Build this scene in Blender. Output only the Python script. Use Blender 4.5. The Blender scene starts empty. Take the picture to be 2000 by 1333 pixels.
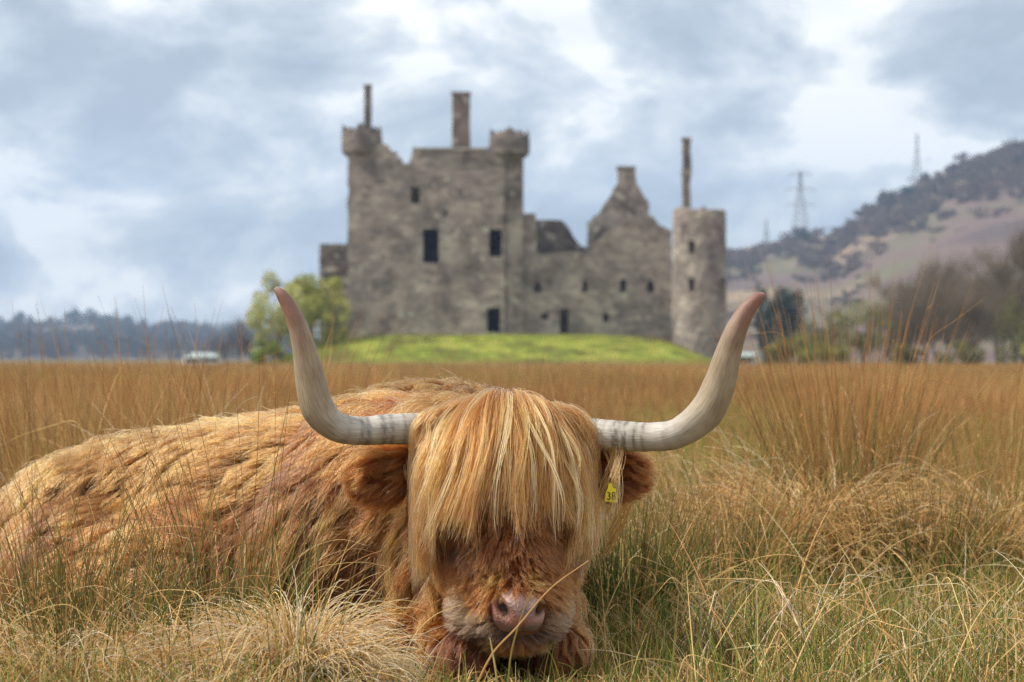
import bpy, bmesh, math
import numpy as np
from mathutils import Vector, kdtree

SC = bpy.context.scene
COL = SC.collection
# ------------------------------------------------------------------ camera
FPX, CH, YH = 4611.0, 0.82, 700.0      # focal length in photo pixels, eye height, horizon row
cam_d = bpy.data.cameras.new('camera')
cam = bpy.data.objects.new('camera', cam_d)
COL.objects.link(cam)
cam.location = (0, 0, CH)
cam.rotation_euler = (math.radians(90), 0, 0)
cam_d.sensor_width = 36.0
cam_d.lens = 36.0 * FPX / 2000.0
cam_d.shift_y = (YH - 666.5) / 2000.0
cam_d.clip_start = 0.05
cam_d.clip_end = 20000
cam_d.dof.use_dof = True
cam_d.dof.focus_distance = 5.97
cam_d.dof.aperture_fstop = 5.0
SC.camera = cam
# ------------------------------------------------------------------ sky and sun
SUN_EL = math.radians(50)
SUN_XY = (-0.996, -0.085)
sdir = Vector((SUN_XY[0] * math.cos(SUN_EL), SUN_XY[1] * math.cos(SUN_EL), math.sin(SUN_EL)))
world = bpy.data.worlds.new('World')
SC.world = world
world.use_nodes = True
nt = world.node_tree
nt.nodes.clear()
def N(t, **k):
    n = nt.nodes.new(t)
    for a, b in k.items():
        setattr(n, a, b)
    return n
def ramp(n, stops):
    e = n.color_ramp.elements
    while len(e) < len(stops):
        e.new(0.5)
    for i, (p, c) in enumerate(stops):
        e[i].position = p
        e[i].color = (*c, 1) if len(c) == 3 else c
out = N('ShaderNodeOutputWorld')
sky = N('ShaderNodeTexSky', sky_type='NISHITA')
sky.sun_disc = False
sky.sun_elevation = SUN_EL
sky.sun_rotation = math.atan2(SUN_XY[0], SUN_XY[1])
sky.air_density = 1.0
sky.dust_density = 1.5
bg1 = N('ShaderNodeBackground'); bg1.inputs['Strength'].default_value = 0.10
nt.links.new(sky.outputs[0], bg1.inputs[0])
tc = N('ShaderNodeTexCoord')
mp = N('ShaderNodeMapping'); mp.inputs['Scale'].default_value = (1.0, 1.0, 1.75)
mp.inputs['Location'].default_value = (3.17, 0.4, 0.28)
nt.links.new(tc.outputs['Generated'], mp.inputs[0])
n1 = N('ShaderNodeTexNoise'); n1.inputs['Scale'].default_value = 11.0
n1.inputs['Detail'].default_value = 10; n1.inputs['Roughness'].default_value = 0.56
n1.inputs['Distortion'].default_value = 0.25
n2 = N('ShaderNodeTexNoise'); n2.inputs['Scale'].default_value = 11.0
n2.inputs['Detail'].default_value = 6; n2.inputs['Roughness'].default_value = 0.5
nt.links.new(mp.outputs[0], n1.inputs['Vector'])
mp2 = N('ShaderNodeMapping'); mp2.inputs['Scale'].default_value = (1.0, 1.0, 2.6)
mp2.inputs['Location'].default_value = (0.7, 0.9, 0.1)
nt.links.new(tc.outputs['Generated'], mp2.inputs[0])
nt.links.new(mp2.outputs[0], n2.inputs['Vector'])
cr = N('ShaderNodeValToRGB')          # cloud tone: grey bellies to white heads
ramp(cr, [(0.39, (0.43, 0.475, 0.54)), (0.45, (0.55, 0.60, 0.66)), (0.49, (0.69, 0.73, 0.77)), (0.53, (0.84, 0.86, 0.87)), (0.575, (1.15, 1.13, 1.10))])
nt.links.new(n1.outputs['Fac'], cr.inputs[0])
bg2 = N('ShaderNodeBackground'); bg2.inputs['Strength'].default_value = 1.24
nt.links.new(cr.outputs[0], bg2.inputs[0])
cm = N('ShaderNodeValToRGB')          # gaps in the cloud
ramp(cm, [(0.36, (0.8, 0.8, 0.8)), (0.50, (1, 1, 1))])
nt.links.new(n2.outputs['Fac'], cm.inputs[0])
mx = N('ShaderNodeMixShader')
nt.links.new(cm.outputs[0], mx.inputs[0])
nt.links.new(bg1.outputs[0], mx.inputs[1]); nt.links.new(bg2.outputs[0], mx.inputs[2])
nt.links.new(mx.outputs[0], out.inputs[0])
sun_d = bpy.data.lights.new('sun', 'SUN')
sun_d.energy = 5.0
sun_d.angle = math.radians(1.2)
sun_d.color = (1.0, 0.94, 0.85)
sun = bpy.data.objects.new('sun', sun_d)
COL.objects.link(sun)
sun.rotation_euler = (-sdir).to_track_quat('-Z', 'Y').to_euler()
# ------------------------------------------------------------------ render settings
SC.view_settings.view_transform = 'Standard'
SC.view_settings.look = 'None'
SC.view_settings.exposure = 0.0
SC.view_settings.gamma = 1.0
SC.render.engine = 'CYCLES'
SC.cycles.max_bounces = 8
SC.cycles.diffuse_bounces = 3
SC.cycles.glossy_bounces = 3
SC.cycles.transmission_bounces = 6
SC.cycles.volume_bounces = 0
SC.cycles.transparent_max_bounces = 8
SC.cycles.use_denoising = True
SC.cycles.denoising_prefilter = 'NONE'
SC.cycles.filter_width = 1.45
SC.cycles.sample_clamp_indirect = 6
SC.cycles_curves.shape = 'RIBBONS'
SC.cycles_curves.subdivisions = 2

# ------------------------------------------------------------------ helpers
rng = np.random.default_rng(11)
def at(px, py, Y):
    return np.array([(px - 1000) / FPX * Y, Y, CH + (YH - py) / FPX * Y])
def tag(o, label=None, cat=None, group=None, kind=None):
    if label: o['label'] = label
    if cat: o['category'] = cat
    if group: o['group'] = group
    if kind: o['kind'] = kind
    return o
def link(name, data, parent=None, mat=None):
    o = bpy.data.objects.new(name, data)
    COL.objects.link(o)
    if parent is not None:
        o.parent = parent
        o.matrix_parent_inverse = parent.matrix_basis.inverted()
    if mat is not None and data is not None:
        data.materials.append(mat)
    return o
def empty(name, loc):
    o = bpy.data.objects.new(name, None)
    COL.objects.link(o)
    o.location = tuple(float(v) for v in loc)
    o.empty_display_size = 0.2
    return o
def pymesh(name, V, F, smooth=False, flat_cols=None):
    me = bpy.data.meshes.new(name)
    me.from_pydata([tuple(map(float, v)) for v in V], [], [tuple(map(int, f)) for f in F])
    if smooth:
        me.polygons.foreach_set('use_smooth', np.ones(len(me.polygons), bool))
    if flat_cols is not None:
        set_tint(me, flat_cols)
    me.update()
    return me
def quadmesh(name, V, F, smooth=False, cols=None):
    """fast mesh of quads from arrays"""
    V = np.asarray(V, np.float32); F = np.asarray(F, np.int32)
    me = bpy.data.meshes.new(name)
    k = F.shape[1]
    me.vertices.add(len(V)); me.vertices.foreach_set('co', V.ravel())
    me.loops.add(F.size); me.loops.foreach_set('vertex_index', F.ravel())
    me.polygons.add(len(F)); me.polygons.foreach_set('loop_start', np.arange(0, F.size, k, dtype=np.int32))
    if smooth:
        me.polygons.foreach_set('use_smooth', np.ones(len(F), bool))
    me.update(calc_edges=True)
    me.validate()
    if cols is not None:
        set_tint(me, cols)
    return me
def set_tint(me, cols):
    a = me.attributes.new('tint', 'FLOAT_COLOR', 'POINT')
    c = np.ones((len(cols), 4), np.float32); c[:, :3] = cols
    a.data.foreach_set('color', c.ravel())
def tube(P, R, n=8, cap=True):
    """swept tube through points P with radii R"""
    P = np.asarray(P, float); R = np.broadcast_to(np.asarray(R, float), (len(P),))
    T = np.gradient(P, axis=0); T /= np.linalg.norm(T, axis=1)[:, None] + 1e-12
    ref = np.array([0, 0, 1.0]) if abs(T[0, 2]) < 0.9 else np.array([0, 1.0, 0])
    u = np.cross(T[0], ref); u /= np.linalg.norm(u)
    V = []; 
    for i in range(len(P)):
        u = u - T[i] * np.dot(u, T[i]); u /= np.linalg.norm(u) + 1e-12
        w = np.cross(T[i], u)
        for k in range(n):
            a = 2 * math.pi * k / n
            V.append(P[i] + R[i] * (math.cos(a) * u + math.sin(a) * w))
    F = []
    for i in range(len(P) - 1):
        for k in range(n):
            a, b = i * n + k, i * n + (k + 1) % n
            F.append((a, b, b + n, a + n))
    if cap:
        F.append(tuple(range(n - 1, -1, -1)))
        F.append(tuple((len(P) - 1) * n + k for k in range(n)))
    return V, F
def merge(parts):
    V, F = [], []
    for v, f in parts:
        o = len(V)
        V += list(v); F += [tuple(i + o for i in q) for q in f]
    return V, F
def boxvf(x0, x1, y0, y1, z0, z1):
    V = [(x0, y0, z0), (x1, y0, z0), (x1, y1, z0), (x0, y1, z0), (x0, y0, z1), (x1, y0, z1), (x1, y1, z1), (x0, y1, z1)]
    F = [(0, 3, 2, 1), (4, 5, 6, 7), (0, 1, 5, 4), (1, 2, 6, 5), (2, 3, 7, 6), (3, 0, 4, 7)]
    return V, F
def catmull(P, n):
    P = np.asarray(P, float)
    Q = np.vstack([2 * P[0] - P[1], P, 2 * P[-1] - P[-2]])
    o = []
    t = np.linspace(0, len(P) - 1 - 1e-9, n)
    for s in t:
        i = int(s); f = s - i
        a, b, c, d = Q[i], Q[i + 1], Q[i + 2], Q[i + 3]
        o.append(0.5 * (2 * b + (c - a) * f + (2 * a - 5 * b + 4 * c - d) * f * f + (3 * b - a - 3 * c + d) * f ** 3))
    return np.array(o)
class SNoise:
    """smooth random field made of sines; value about -1..1"""
    def __init__(s, scale, seed, n=9, dim=3):
        r = np.random.default_rng(seed)
        k = r.normal(size=(n, dim)); k /= np.linalg.norm(k, axis=1)[:, None]
        s.k = k * r.uniform(0.5, 1.7, (n, 1)) * scale
        s.p = r.uniform(0, 6.283, n); s.a = 1.6 / n
    def __call__(s, p):
        return np.clip(np.sin(p @ s.k.T + s.p).sum(1) * s.a * 1.3, -1, 1)
def sstep(a, b, x):
    t = np.clip((x - a) / (b - a), 0, 1)
    return t * t * (3 - 2 * t)
def lerp(a, b, t):
    return a + (b - a) * t

def strands(name, pts, rad, cols, mat, parent=None):
    """hair curves: pts (n,k,3), rad (n,k), cols (n,k,3) or (n,3)"""
    n, k, _ = pts.shape
    hc = bpy.data.hair_curves.new(name)
    hc.add_curves([k] * n)
    hc.attributes['position'].data.foreach_set('vector', np.ascontiguousarray(pts, np.float32).ravel())
    a = hc.attributes.get('radius') or hc.attributes.new('radius', 'FLOAT', 'POINT')
    a.data.foreach_set('value', np.ascontiguousarray(np.broadcast_to(rad, (n, k)), np.float32).ravel())
    if cols.ndim == 2:
        cols = np.repeat(cols[:, None, :], k, axis=1)
    c4 = np.ones((n, k, 4), np.float32); c4[..., :3] = np.clip(cols, 0.003, 1)
    t = hc.attributes.new('tint', 'FLOAT_COLOR', 'POINT')
    t.data.foreach_set('color', c4.ravel())
    hc.materials.append(mat)
    o = bpy.data.objects.new(name, hc)
    COL.objects.link(o)
    if parent is not None:
        o.parent = parent
        o.matrix_parent_inverse = parent.matrix_basis.inverted()
    return o

# ------------------------------------------------------------------ materials
def newmat(name):
    m = bpy.data.materials.new(name)
    m.use_nodes = True
    t = m.node_tree
    b = t.nodes['Principled BSDF']
    return m, t, b
def mk(t, typ, **k):
    n = t.nodes.new(typ)
    for a, v in k.items():
        if a.startswith('i_'):
            n.inputs[a[2:]].default_value = v
        else:
            setattr(n, a, v)
    return n
def plain(name, col, rough=0.8, spec=0.3):
    m, t, b = newmat(name)
    b.inputs['Base Color'].default_value = (*col, 1)
    b.inputs['Roughness'].default_value = rough
    b.inputs['Specular IOR Level'].default_value = spec
    return m
def noisy(name, stops, scale=1.0, rough=0.9, bump=0.0, bscale=None, detail=6, coord='Object', spec=0.2, stretch=(1, 1, 1), dist=0.05):
    m, t, b = newmat(name)
    tc = mk(t, 'ShaderNodeTexCoord'); mp = mk(t, 'ShaderNodeMapping')
    mp.inputs['Scale'].default_value = stretch
    t.links.new(tc.outputs[coord], mp.inputs[0])
    n = mk(t, 'ShaderNodeTexNoise'); n.inputs['Scale'].default_value = scale
    n.inputs['Detail'].default_value = detail; n.inputs['Roughness'].default_value = 0.6
    t.links.new(mp.outputs[0], n.inputs['Vector'])
    r = mk(t, 'ShaderNodeValToRGB'); ramp(r, stops)
    t.links.new(n.outputs['Fac'], r.inputs[0])
    t.links.new(r.outputs[0], b.inputs['Base Color'])
    b.inputs['Roughness'].default_value = rough
    b.inputs['Specular IOR Level'].default_value = spec
    if bump:
        n2 = mk(t, 'ShaderNodeTexNoise'); n2.inputs['Scale'].default_value = bscale or scale * 4
        n2.inputs['Detail'].default_value = 5
        t.links.new(mp.outputs[0], n2.inputs['Vector'])
        bp = mk(t, 'ShaderNodeBump'); bp.inputs['Strength'].default_value = bump; bp.inputs['Distance'].default_value = dist
        t.links.new(n2.outputs['Fac'], bp.inputs['Height'])
        t.links.new(bp.outputs[0], b.inputs['Normal'])
    return m
def tinted(name, rough=0.7, spec=0.2, transl=0.0, sheen=0.0):
    """colour from the per-point attribute 'tint'"""
    m, t, b = newmat(name)
    a = mk(t, 'ShaderNodeAttribute'); a.attribute_name = 'tint'
    t.links.new(a.outputs['Color'], b.inputs['Base Color'])
    b.inputs['Roughness'].default_value = rough
    b.inputs['Specular IOR Level'].default_value = spec
    if transl:
        tr = mk(t, 'ShaderNodeBsdfTranslucent')
        t.links.new(a.outputs['Color'], tr.inputs[0])
        ms = mk(t, 'ShaderNodeMixShader'); ms.inputs[0].default_value = transl
        o = t.nodes['Material Output']
        t.links.new(b.outputs[0], ms.inputs[1]); t.links.new(tr.outputs[0], ms.inputs[2])
        t.links.new(ms.outputs[0], o.inputs[0])
    return m
def hairmat(name, rough=0.38, radial=0.55):
    m = bpy.data.materials.new(name); m.use_nodes = True
    t = m.node_tree; t.nodes.clear()
    o = mk(t, 'ShaderNodeOutputMaterial')
    h = mk(t, 'ShaderNodeBsdfHairPrincipled')
    h.parametrization = 'COLOR'
    a = mk(t, 'ShaderNodeAttribute'); a.attribute_name = 'tint'
    t.links.new(a.outputs['Color'], h.inputs['Color'])
    h.inputs['Roughness'].default_value = rough
    h.inputs['Radial Roughness'].default_value = radial
    h.inputs['Random Roughness'].default_value = 0.2
    t.links.new(h.outputs[0], o.inputs[0])
    return m

# ------------------------------------------------------------------ terrain
gn1 = SNoise(0.9, 5, dim=2); gn2 = SNoise(2.6, 6, dim=2); gn3 = SNoise(0.03, 8, dim=2)
def gh(x, y):
    """ground height"""
    x = np.atleast_1d(np.asarray(x, float)); y = np.atleast_1d(np.asarray(y, float))
    x, y = np.broadcast_arrays(x, y)
    p = np.stack([x, y], -1).reshape(-1, 2)
    z = 0.045 * gn1(p) + 0.02 * gn2(p)
    x = x.ravel(); y = y.ravel()
    flat = np.exp(-(((x + 0.6) / 1.9) ** 2 + ((y - 6.8) / 1.3) ** 2) ** 2)      # where the cow lies
    z = z * (1 - flat)
    # castle mound: flat top, shorter fall on the right, long gentle fall in front
    dx = np.where(x < 0, sstep(-15.2, -23.5, x), sstep(12.5, 20.0, x))
    dy = np.where(y < 214, sstep(210, 186, y), sstep(236, 256, y))
    m = (1 - dx) * (1 - dy)
    z = z + m * (2.88 - .0024 * np.clip(np.abs(x + 1), 0, 30) ** 2 + 0.12 * np.clip(gn3(p * 6), -1, 1)) * (y > 150)
    return z
def ground_axis():
    near = np.arange(-9, 9.01, 0.3)
    far = np.concatenate([np.linspace(9.6, 36, 56), np.geomspace(38, 3600, 34)])
    return np.concatenate([-far[::-1], near, far])
gx = ground_axis()
gy = np.concatenate([np.array([-300, -120, -50, -20, -8, -3]), np.arange(0, 16, 0.3), np.geomspace(16, 180, 60), np.arange(181.5, 260, 1.5), np.geomspace(262, 4200, 40)])
GX, GY = np.meshgrid(gx, gy, indexing='ij')
GZ = gh(GX, GY).reshape(GX.shape)
idx = np.arange(GX.size).reshape(GX.shape)
F = np.stack([idx[:-1, :-1], idx[1:, :-1], idx[1:, 1:], idx[:-1, 1:]], -1).reshape(-1, 4)
me = quadmesh('ground', np.stack([GX, GY, GZ], -1).reshape(-1, 3), F, True)
m, t, b = newmat('ground_straw')
tc_ = mk(t, 'ShaderNodeTexCoord')
n = mk(t, 'ShaderNodeTexNoise'); n.inputs['Scale'].default_value = 1.3; n.inputs['Detail'].default_value = 9
t.links.new(tc_.outputs['Object'], n.inputs['Vector'])
r1 = mk(t, 'ShaderNodeValToRGB'); ramp(r1, [(0.32, (0.06, 0.075, 0.02)), (0.45, (0.12, 0.10, 0.035)), (0.58, (0.22, 0.135, 0.055)), (0.72, (0.30, 0.20, 0.09))])
t.links.new(n.outputs['Fac'], r1.inputs[0])
# bright turf on the castle mound, by height of the ground
sx = mk(t, 'ShaderNodeSeparateXYZ'); t.links.new(tc_.outputs['Object'], sx.inputs[0])
mr = mk(t, 'ShaderNodeMapRange'); mr.inputs['From Min'].default_value = 0.35; mr.inputs['From Max'].default_value = 0.85
n5 = mk(t, 'ShaderNodeTexNoise'); n5.inputs['Scale'].default_value = 0.25; n5.inputs['Detail'].default_value = 6
t.links.new(tc_.outputs['Object'], n5.inputs['Vector'])
ad = mk(t, 'ShaderNodeMath', operation='MULTIPLY_ADD'); ad.inputs[1].default_value = 1.6; ad.inputs[2].default_value = -0.8
t.links.new(n5.outputs['Fac'], ad.inputs[0])
ad2 = mk(t, 'ShaderNodeMath', operation='ADD')
t.links.new(sx.outputs['Z'], ad2.inputs[0]); t.links.new(ad.outputs[0], ad2.inputs[1])
t.links.new(ad2.outputs[0], mr.inputs['Value'])
n6 = mk(t, 'ShaderNodeTexNoise'); n6.inputs['Scale'].default_value = 0.45; n6.inputs['Detail'].default_value = 8; n6.inputs['Roughness'].default_value = 0.65
t.links.new(tc_.outputs['Object'], n6.inputs['Vector'])
r2 = mk(t, 'ShaderNodeValToRGB'); ramp(r2, [(0.40, (0.12, 0.095, 0.03)), (0.455, (0.14, 0.17, 0.028)), (0.52, (0.24, 0.29, 0.04)), (0.60, (0.36, 0.32, 0.075))])
t.links.new(n6.outputs['Fac'], r2.inputs[0])
mxc = mk(t, 'ShaderNodeMix', data_type='RGBA')
t.links.new(mr.outputs[0], mxc.inputs[0]); t.links.new(r1.outputs[0], mxc.inputs[6]); t.links.new(r2.outputs[0], mxc.inputs[7])
t.links.new(mxc.outputs[2], b.inputs['Base Color'])
b.inputs['Roughness'].default_value = 0.95; b.inputs['Specular IOR Level'].default_value = 0.1
bp = mk(t, 'ShaderNodeBump'); bp.inputs['Strength'].default_value = 0.6; bp.inputs['Distance'].default_value = 0.03
n3 = mk(t, 'ShaderNodeTexNoise'); n3.inputs['Scale'].default_value = 14; n3.inputs['Detail'].default_value = 6
t.links.new(tc_.outputs['Object'], n3.inputs['Vector']); t.links.new(n3.outputs['Fac'], bp.inputs['Height']); t.links.new(bp.outputs[0], b.inputs['Normal'])
tag(link('ground', me, None, m), kind='structure')

# ---- hills, given by the row their ridge has in the photograph and their distance
def hill(name, prof, Yf, Yr, Yb, mat, power=1.5, seed=1, rough=3.0, na=140, ny=44):
    a = np.linspace(prof[0][0], prof[-1][0], na)
    pr = np.interp(a, [q[0] for q in prof], [q[1] for q in prof])
    zr = CH + (YH - pr) / FPX * Yr
    Y = np.concatenate([np.linspace(Yf, Yr, ny), np.linspace(Yr, Yb, 9)[1:]])
    A, YY = np.meshgrid(a, Y, indexing='ij')
    s = np.where(YY <= Yr, np.clip((YY - Yf) / (Yr - Yf), 0, 1) ** power, 1 - 0.75 * sstep(Yr, Yb, YY))
    X = (A - 1000) / FPX * YY
    nz = SNoise(0.012, seed, dim=2)(np.stack([X, YY], -1).reshape(-1, 2)).reshape(X.shape)
    nz2 = SNoise(0.05, seed + 1, dim=2)(np.stack([X, YY], -1).reshape(-1, 2)).reshape(X.shape)
    Z = zr[:, None] * s + (nz * rough * 1.6 + nz2 * rough * .5) * np.clip(s * 2.2, 0, 1) * (YY < Yr * 0.995) - 1.0
    ix = np.arange(X.size).reshape(X.shape)
    F = np.stack([ix[:-1, :-1], ix[1:, :-1], ix[1:, 1:], ix[:-1, 1:]], -1).reshape(-1, 4)
    o = link(name, quadmesh(name, np.stack([X, YY, Z], -1).reshape(-1, 3), F, True), None, mat)
    tag(o, kind='structure')
    def zat(px, Y_):
        ss = np.clip((Y_ - Yf) / (Yr - Yf), 0, 1) ** power
        return (CH + (YH - np.interp(px, a, pr)) / FPX * Yr) * ss - 1.0
    return o, zat
hm = noisy('heath', [(0.36, (0.10, 0.068, 0.062)), (0.45, (0.155, 0.10, 0.085)), (0.52, (0.13, 0.115, 0.06)), (0.58, (0.19, 0.14, 0.09)), (0.68, (0.36, 0.25, 0.15))], scale=0.011, bump=0.9, bscale=0.08, detail=9, dist=4.0, stretch=(0.75, 0.55, 1.6))
hill_r, zr_at = hill('moor_hill', [(1180, 560), (1300, 520), (1420, 490), (1480, 476), (1560, 462), (1640, 458), (1690, 410), (1750, 376), (1800, 360), (1850, 328), (1900, 308), (1960, 290), (2000, 278), (2120, 235), (2300, 190), (2600, 165), (3000, 180)], 420, 1350, 2300, hm, 1.55, 3, 3.5)
wm = noisy('wooded_slope', [(0.35, (0.05, 0.055, 0.04)), (0.55, (0.10, 0.075, 0.06)), (0.7, (0.13, 0.10, 0.06))], scale=0.02, bump=0.8, bscale=0.1, detail=8, dist=3.0)
hill_l, zl_at = hill('wooded_hill', [(-900, 612), (-500, 622), (-150, 632), (60, 640), (200, 632), (330, 645), (420, 655), (520, 664), (640, 680), (760, 697)], 1300, 2350, 2900, wm, 1.25, 9, 4)
fm = noisy('far_moor', [(0.35, (0.07, 0.075, 0.05)), (0.65, (0.14, 0.12, 0.07))], scale=0.006, bump=0.5, bscale=0.03, dist=6.0)
hill('far_hill', [(-400, 655), (0, 645), (300, 640), (440, 629), (540, 624), (700, 640), (900, 660), (1100, 690)], 2950, 3700, 4150, fm, 1.3, 14, 4)

# ------------------------------------------------------------------ castle
def stone(name, base, dark, light, seed=0.0):
    m, t, b = newmat(name)
    tc = mk(t, 'ShaderNodeTexCoord')
    mp = mk(t, 'ShaderNodeMapping'); mp.inputs['Location'].default_value = (seed, seed * 1.7, seed * .6)
    t.links.new(tc.outputs['Object'], mp.inputs[0])
    vo = mk(t, 'ShaderNodeTexVoronoi'); vo.inputs['Scale'].default_value = 1.5
    mpv = mk(t, 'ShaderNodeMapping'); mpv.inputs['Scale'].default_value = (0.8, 0.8, 1.5)
    t.links.new(mp.outputs[0], mpv.inputs[0]); t.links.new(mpv.outputs[0], vo.inputs['Vector'])
    n = mk(t, 'ShaderNodeTexNoise'); n.inputs['Scale'].default_value = 0.42; n.inputs['Detail'].default_value = 10; n.inputs['Roughness'].default_value = 0.62
    t.links.new(mp.outputs[0], n.inputs['Vector'])
    r = mk(t, 'ShaderNodeValToRGB'); ramp(r, [(0.36, dark), (0.50, base), (0.60, tuple(0.55 * p + 0.45 * q for p, q in zip(base, light))), (0.70, light)])
    t.links.new(n.outputs['Fac'], r.inputs[0])
    mx = mk(t, 'ShaderNodeMix', data_type='RGBA', blend_type='MULTIPLY'); mx.inputs[0].default_value = 0.75
    r2 = mk(t, 'ShaderNodeValToRGB'); ramp(r2, [(0.0, (0.5, 0.48, 0.47)), (0.45, (0.85, 0.84, 0.83)), (1.0, (1.38, 1.33, 1.25))])
    t.links.new(vo.outputs['Color'], r2.inputs[0])
    t.links.new(r.outputs[0], mx.inputs[6]); t.links.new(r2.outputs[0], mx.inputs[7])
    # pale lime and lichen spots
    n2 = mk(t, 'ShaderNodeTexNoise'); n2.inputs['Scale'].default_value = 1.25; n2.inputs['Detail'].default_value = 3
    t.links.new(mp.outputs[0], n2.inputs['Vector'])
    r3 = mk(t, 'ShaderNodeValToRGB'); ramp(r3, [(0.62, (0, 0, 0)), (0.68, (0.9, 0.9, 0.9))])
    t.links.new(n2.outputs['Fac'], r3.inputs[0])
    mx2 = mk(t, 'ShaderNodeMix', data_type='RGBA')
    mx2.inputs[7].default_value = (0.50, 0.46, 0.38, 1)
    t.links.new(r3.outputs[0], mx2.inputs[0]); t.links.new(mx.outputs[2], mx2.inputs[6])
    t.links.new(mx2.outputs[2], b.inputs['Base Color'])
    b.inputs['Roughness'].default_value = 0.95; b.inputs['Specular IOR Level'].default_value = 0.15
    vd = mk(t, 'ShaderNodeTexVoronoi', feature='DISTANCE_TO_EDGE'); vd.inputs['Scale'].default_value = 1.5
    t.links.new(mpv.outputs[0], vd.inputs['Vector'])
    rb = mk(t, 'ShaderNodeMapRange'); rb.inputs['From Max'].default_value = 0.12
    t.links.new(vd.outputs['Distance'], rb.inputs['Value'])
    bp = mk(t, 'ShaderNodeBump'); bp.inputs['Strength'].default_value = 0.8; bp.inputs['Distance'].default_value = 0.06
    t.links.new(rb.outputs[0], bp.inputs['Height']); t.links.new(bp.outputs[0], b.inputs['Normal'])
    return m
st1 = stone('rubble_stone', (0.325, 0.275, 0.245), (0.185, 0.152, 0.134), (0.44, 0.39, 0.335))
st2 = stone('pale_rubble', (0.38, 0.345, 0.285), (0.25, 0.22, 0.18), (0.48, 0.45, 0.37), 13.0)
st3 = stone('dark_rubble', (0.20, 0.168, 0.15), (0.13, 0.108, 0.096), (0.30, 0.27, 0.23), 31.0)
st4 = stone('red_stone', (0.24, 0.175, 0.145), (0.17, 0.125, 0.105), (0.3, 0.24, 0.2), 47.0)
YC = 210.0
KC = YC / FPX
crng = np.random.default_rng(3)
def rag(poly, amp=0.0, step=0.8, closed_bottom=True):
    """subdivide an outline (photo pixels -> metres in the plane) and roughen it"""
    P = [np.array([(x - 1000) * KC, CH + (YH - y) * KC]) for x, y in poly]
    o = []
    for i in range(len(P)):
        a, b = P[i], P[(i + 1) % len(P)]
        L = np.linalg.norm(b - a); n = max(1, int(L / step))
        for k in range(n):
            q = a + (b - a) * k / n
            if k > 0 or True:
                q = q + crng.normal(0, amp, 2) * (1.0 if q[1] > 4 else 0.2)
            o.append(q)
    return o
def wall(name, poly, Y, depth, mat, parent, holes=(), amp=0.05, step=0.7):
    """upright wall slab with real openings; outline in photo pixels at the castle's distance"""
    bm = bmesh.new()
    loops = [rag(poly, amp, step)] + [[np.array([(x - 1000) * KC, CH + (YH - y) * KC]) for x, y in h] for h in holes]
    E = []
    for lp in loops:
        vs = [bm.verts.new((q[0], Y, q[1])) for q in lp]
        E += [bm.edges.new((vs[i], vs[(i + 1) % len(vs)])) for i in range(len(vs))]
    bmesh.ops.triangle_fill(bm, use_beauty=True, use_dissolve=False, edges=E)
    fs = list(bm.faces)
    for f in fs:
        f.normal_update()
        if f.normal.y > 0:
            f.normal_flip()
    ext = bmesh.ops.extrude_face_region(bm, geom=fs)
    bmesh.ops.translate(bm, vec=(0, depth, 0), verts=[v for v in ext['geom'] if isinstance(v, bmesh.types.BMVert)])
    bmesh.ops.recalc_face_normals(bm, faces=bm.faces)
    me = bpy.data.meshes.new(name)
    bm.to_mesh(me); bm.free()
    return link(name, me, parent, mat)
def bxpx(name, x0, x1, y0, y1, Ya, Yb, mat, parent, jit=0.05):
    """masonry block, front given in photo pixels; split in courses so that its edges are uneven"""
    X0, X1 = (x0 - 1000) * KC, (x1 - 1000) * KC
    Z0, Z1 = CH + (YH - y1) * KC, CH + (YH - y0) * KC
    n = max(2, int((Z1 - Z0) / 0.9))
    V, F = [], []
    for i in range(n + 1):
        z = Z0 + (Z1 - Z0) * i / n
        j = crng.normal(0, jit, 8)
        V += [(X0 + j[0], Ya + j[1], z), (X1 + j[2], Ya + j[3], z), (X1 + j[4], Yb, z), (X0 + j[5], Yb, z)]
    for i in range(n):
        for k in range(4):
            a, b2 = i * 4 + k, i * 4 + (k + 1) % 4
            F.append((a, b2, b2 + 4, a + 4))
    F += [(3, 2, 1, 0), tuple(n * 4 + k for k in range(4))]
    return link(name, pymesh(name, V, F), parent, mat)
def roundwall(name, cx, Yc, prof, mat, parent, n=28, top_fn=None, sub=None):
    """round tower: prof = [(radius_m, z_m)...] bottom to top, hollow top with ragged rim"""
    V, F = [], []
    for i, (r, z) in enumerate(prof):
        for k in range(n):
            a = 2 * math.pi * k / n
            zz = z
            if top_fn and z >= prof[-1][1] - 0.01 or (top_fn and i >= len(prof) - 1):
                zz = z + top_fn(k)
            rr = r * (1 + crng.normal(0, 0.008))
            V.append((cx + rr * math.cos(a), Yc + rr * math.sin(a), zz))
    m_ = len(prof)
    for i in range(m_ - 1):
        for k in range(n):
            a, b2 = i * n + k, i * n + (k + 1) % n
            F.append((a, b2, b2 + n, a + n))
    F.append(tuple(range(n - 1, -1, -1)))
    return link(name, pymesh(name, V, F), parent, mat)
def pz(y): return CH + (YH - y) * KC
def pxx(x): return (x - 1000) * KC
castle = empty('castle_ruin', (0, YC + 8, 2.7))
tag(castle, 'ruined grey stone castle with tall tower house and round tower on the green mound', 'castle')
def rect(x0, x1, y0, y1): return [(x0, y0), (x1, y0), (x1, y1), (x0, y1)]
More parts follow.
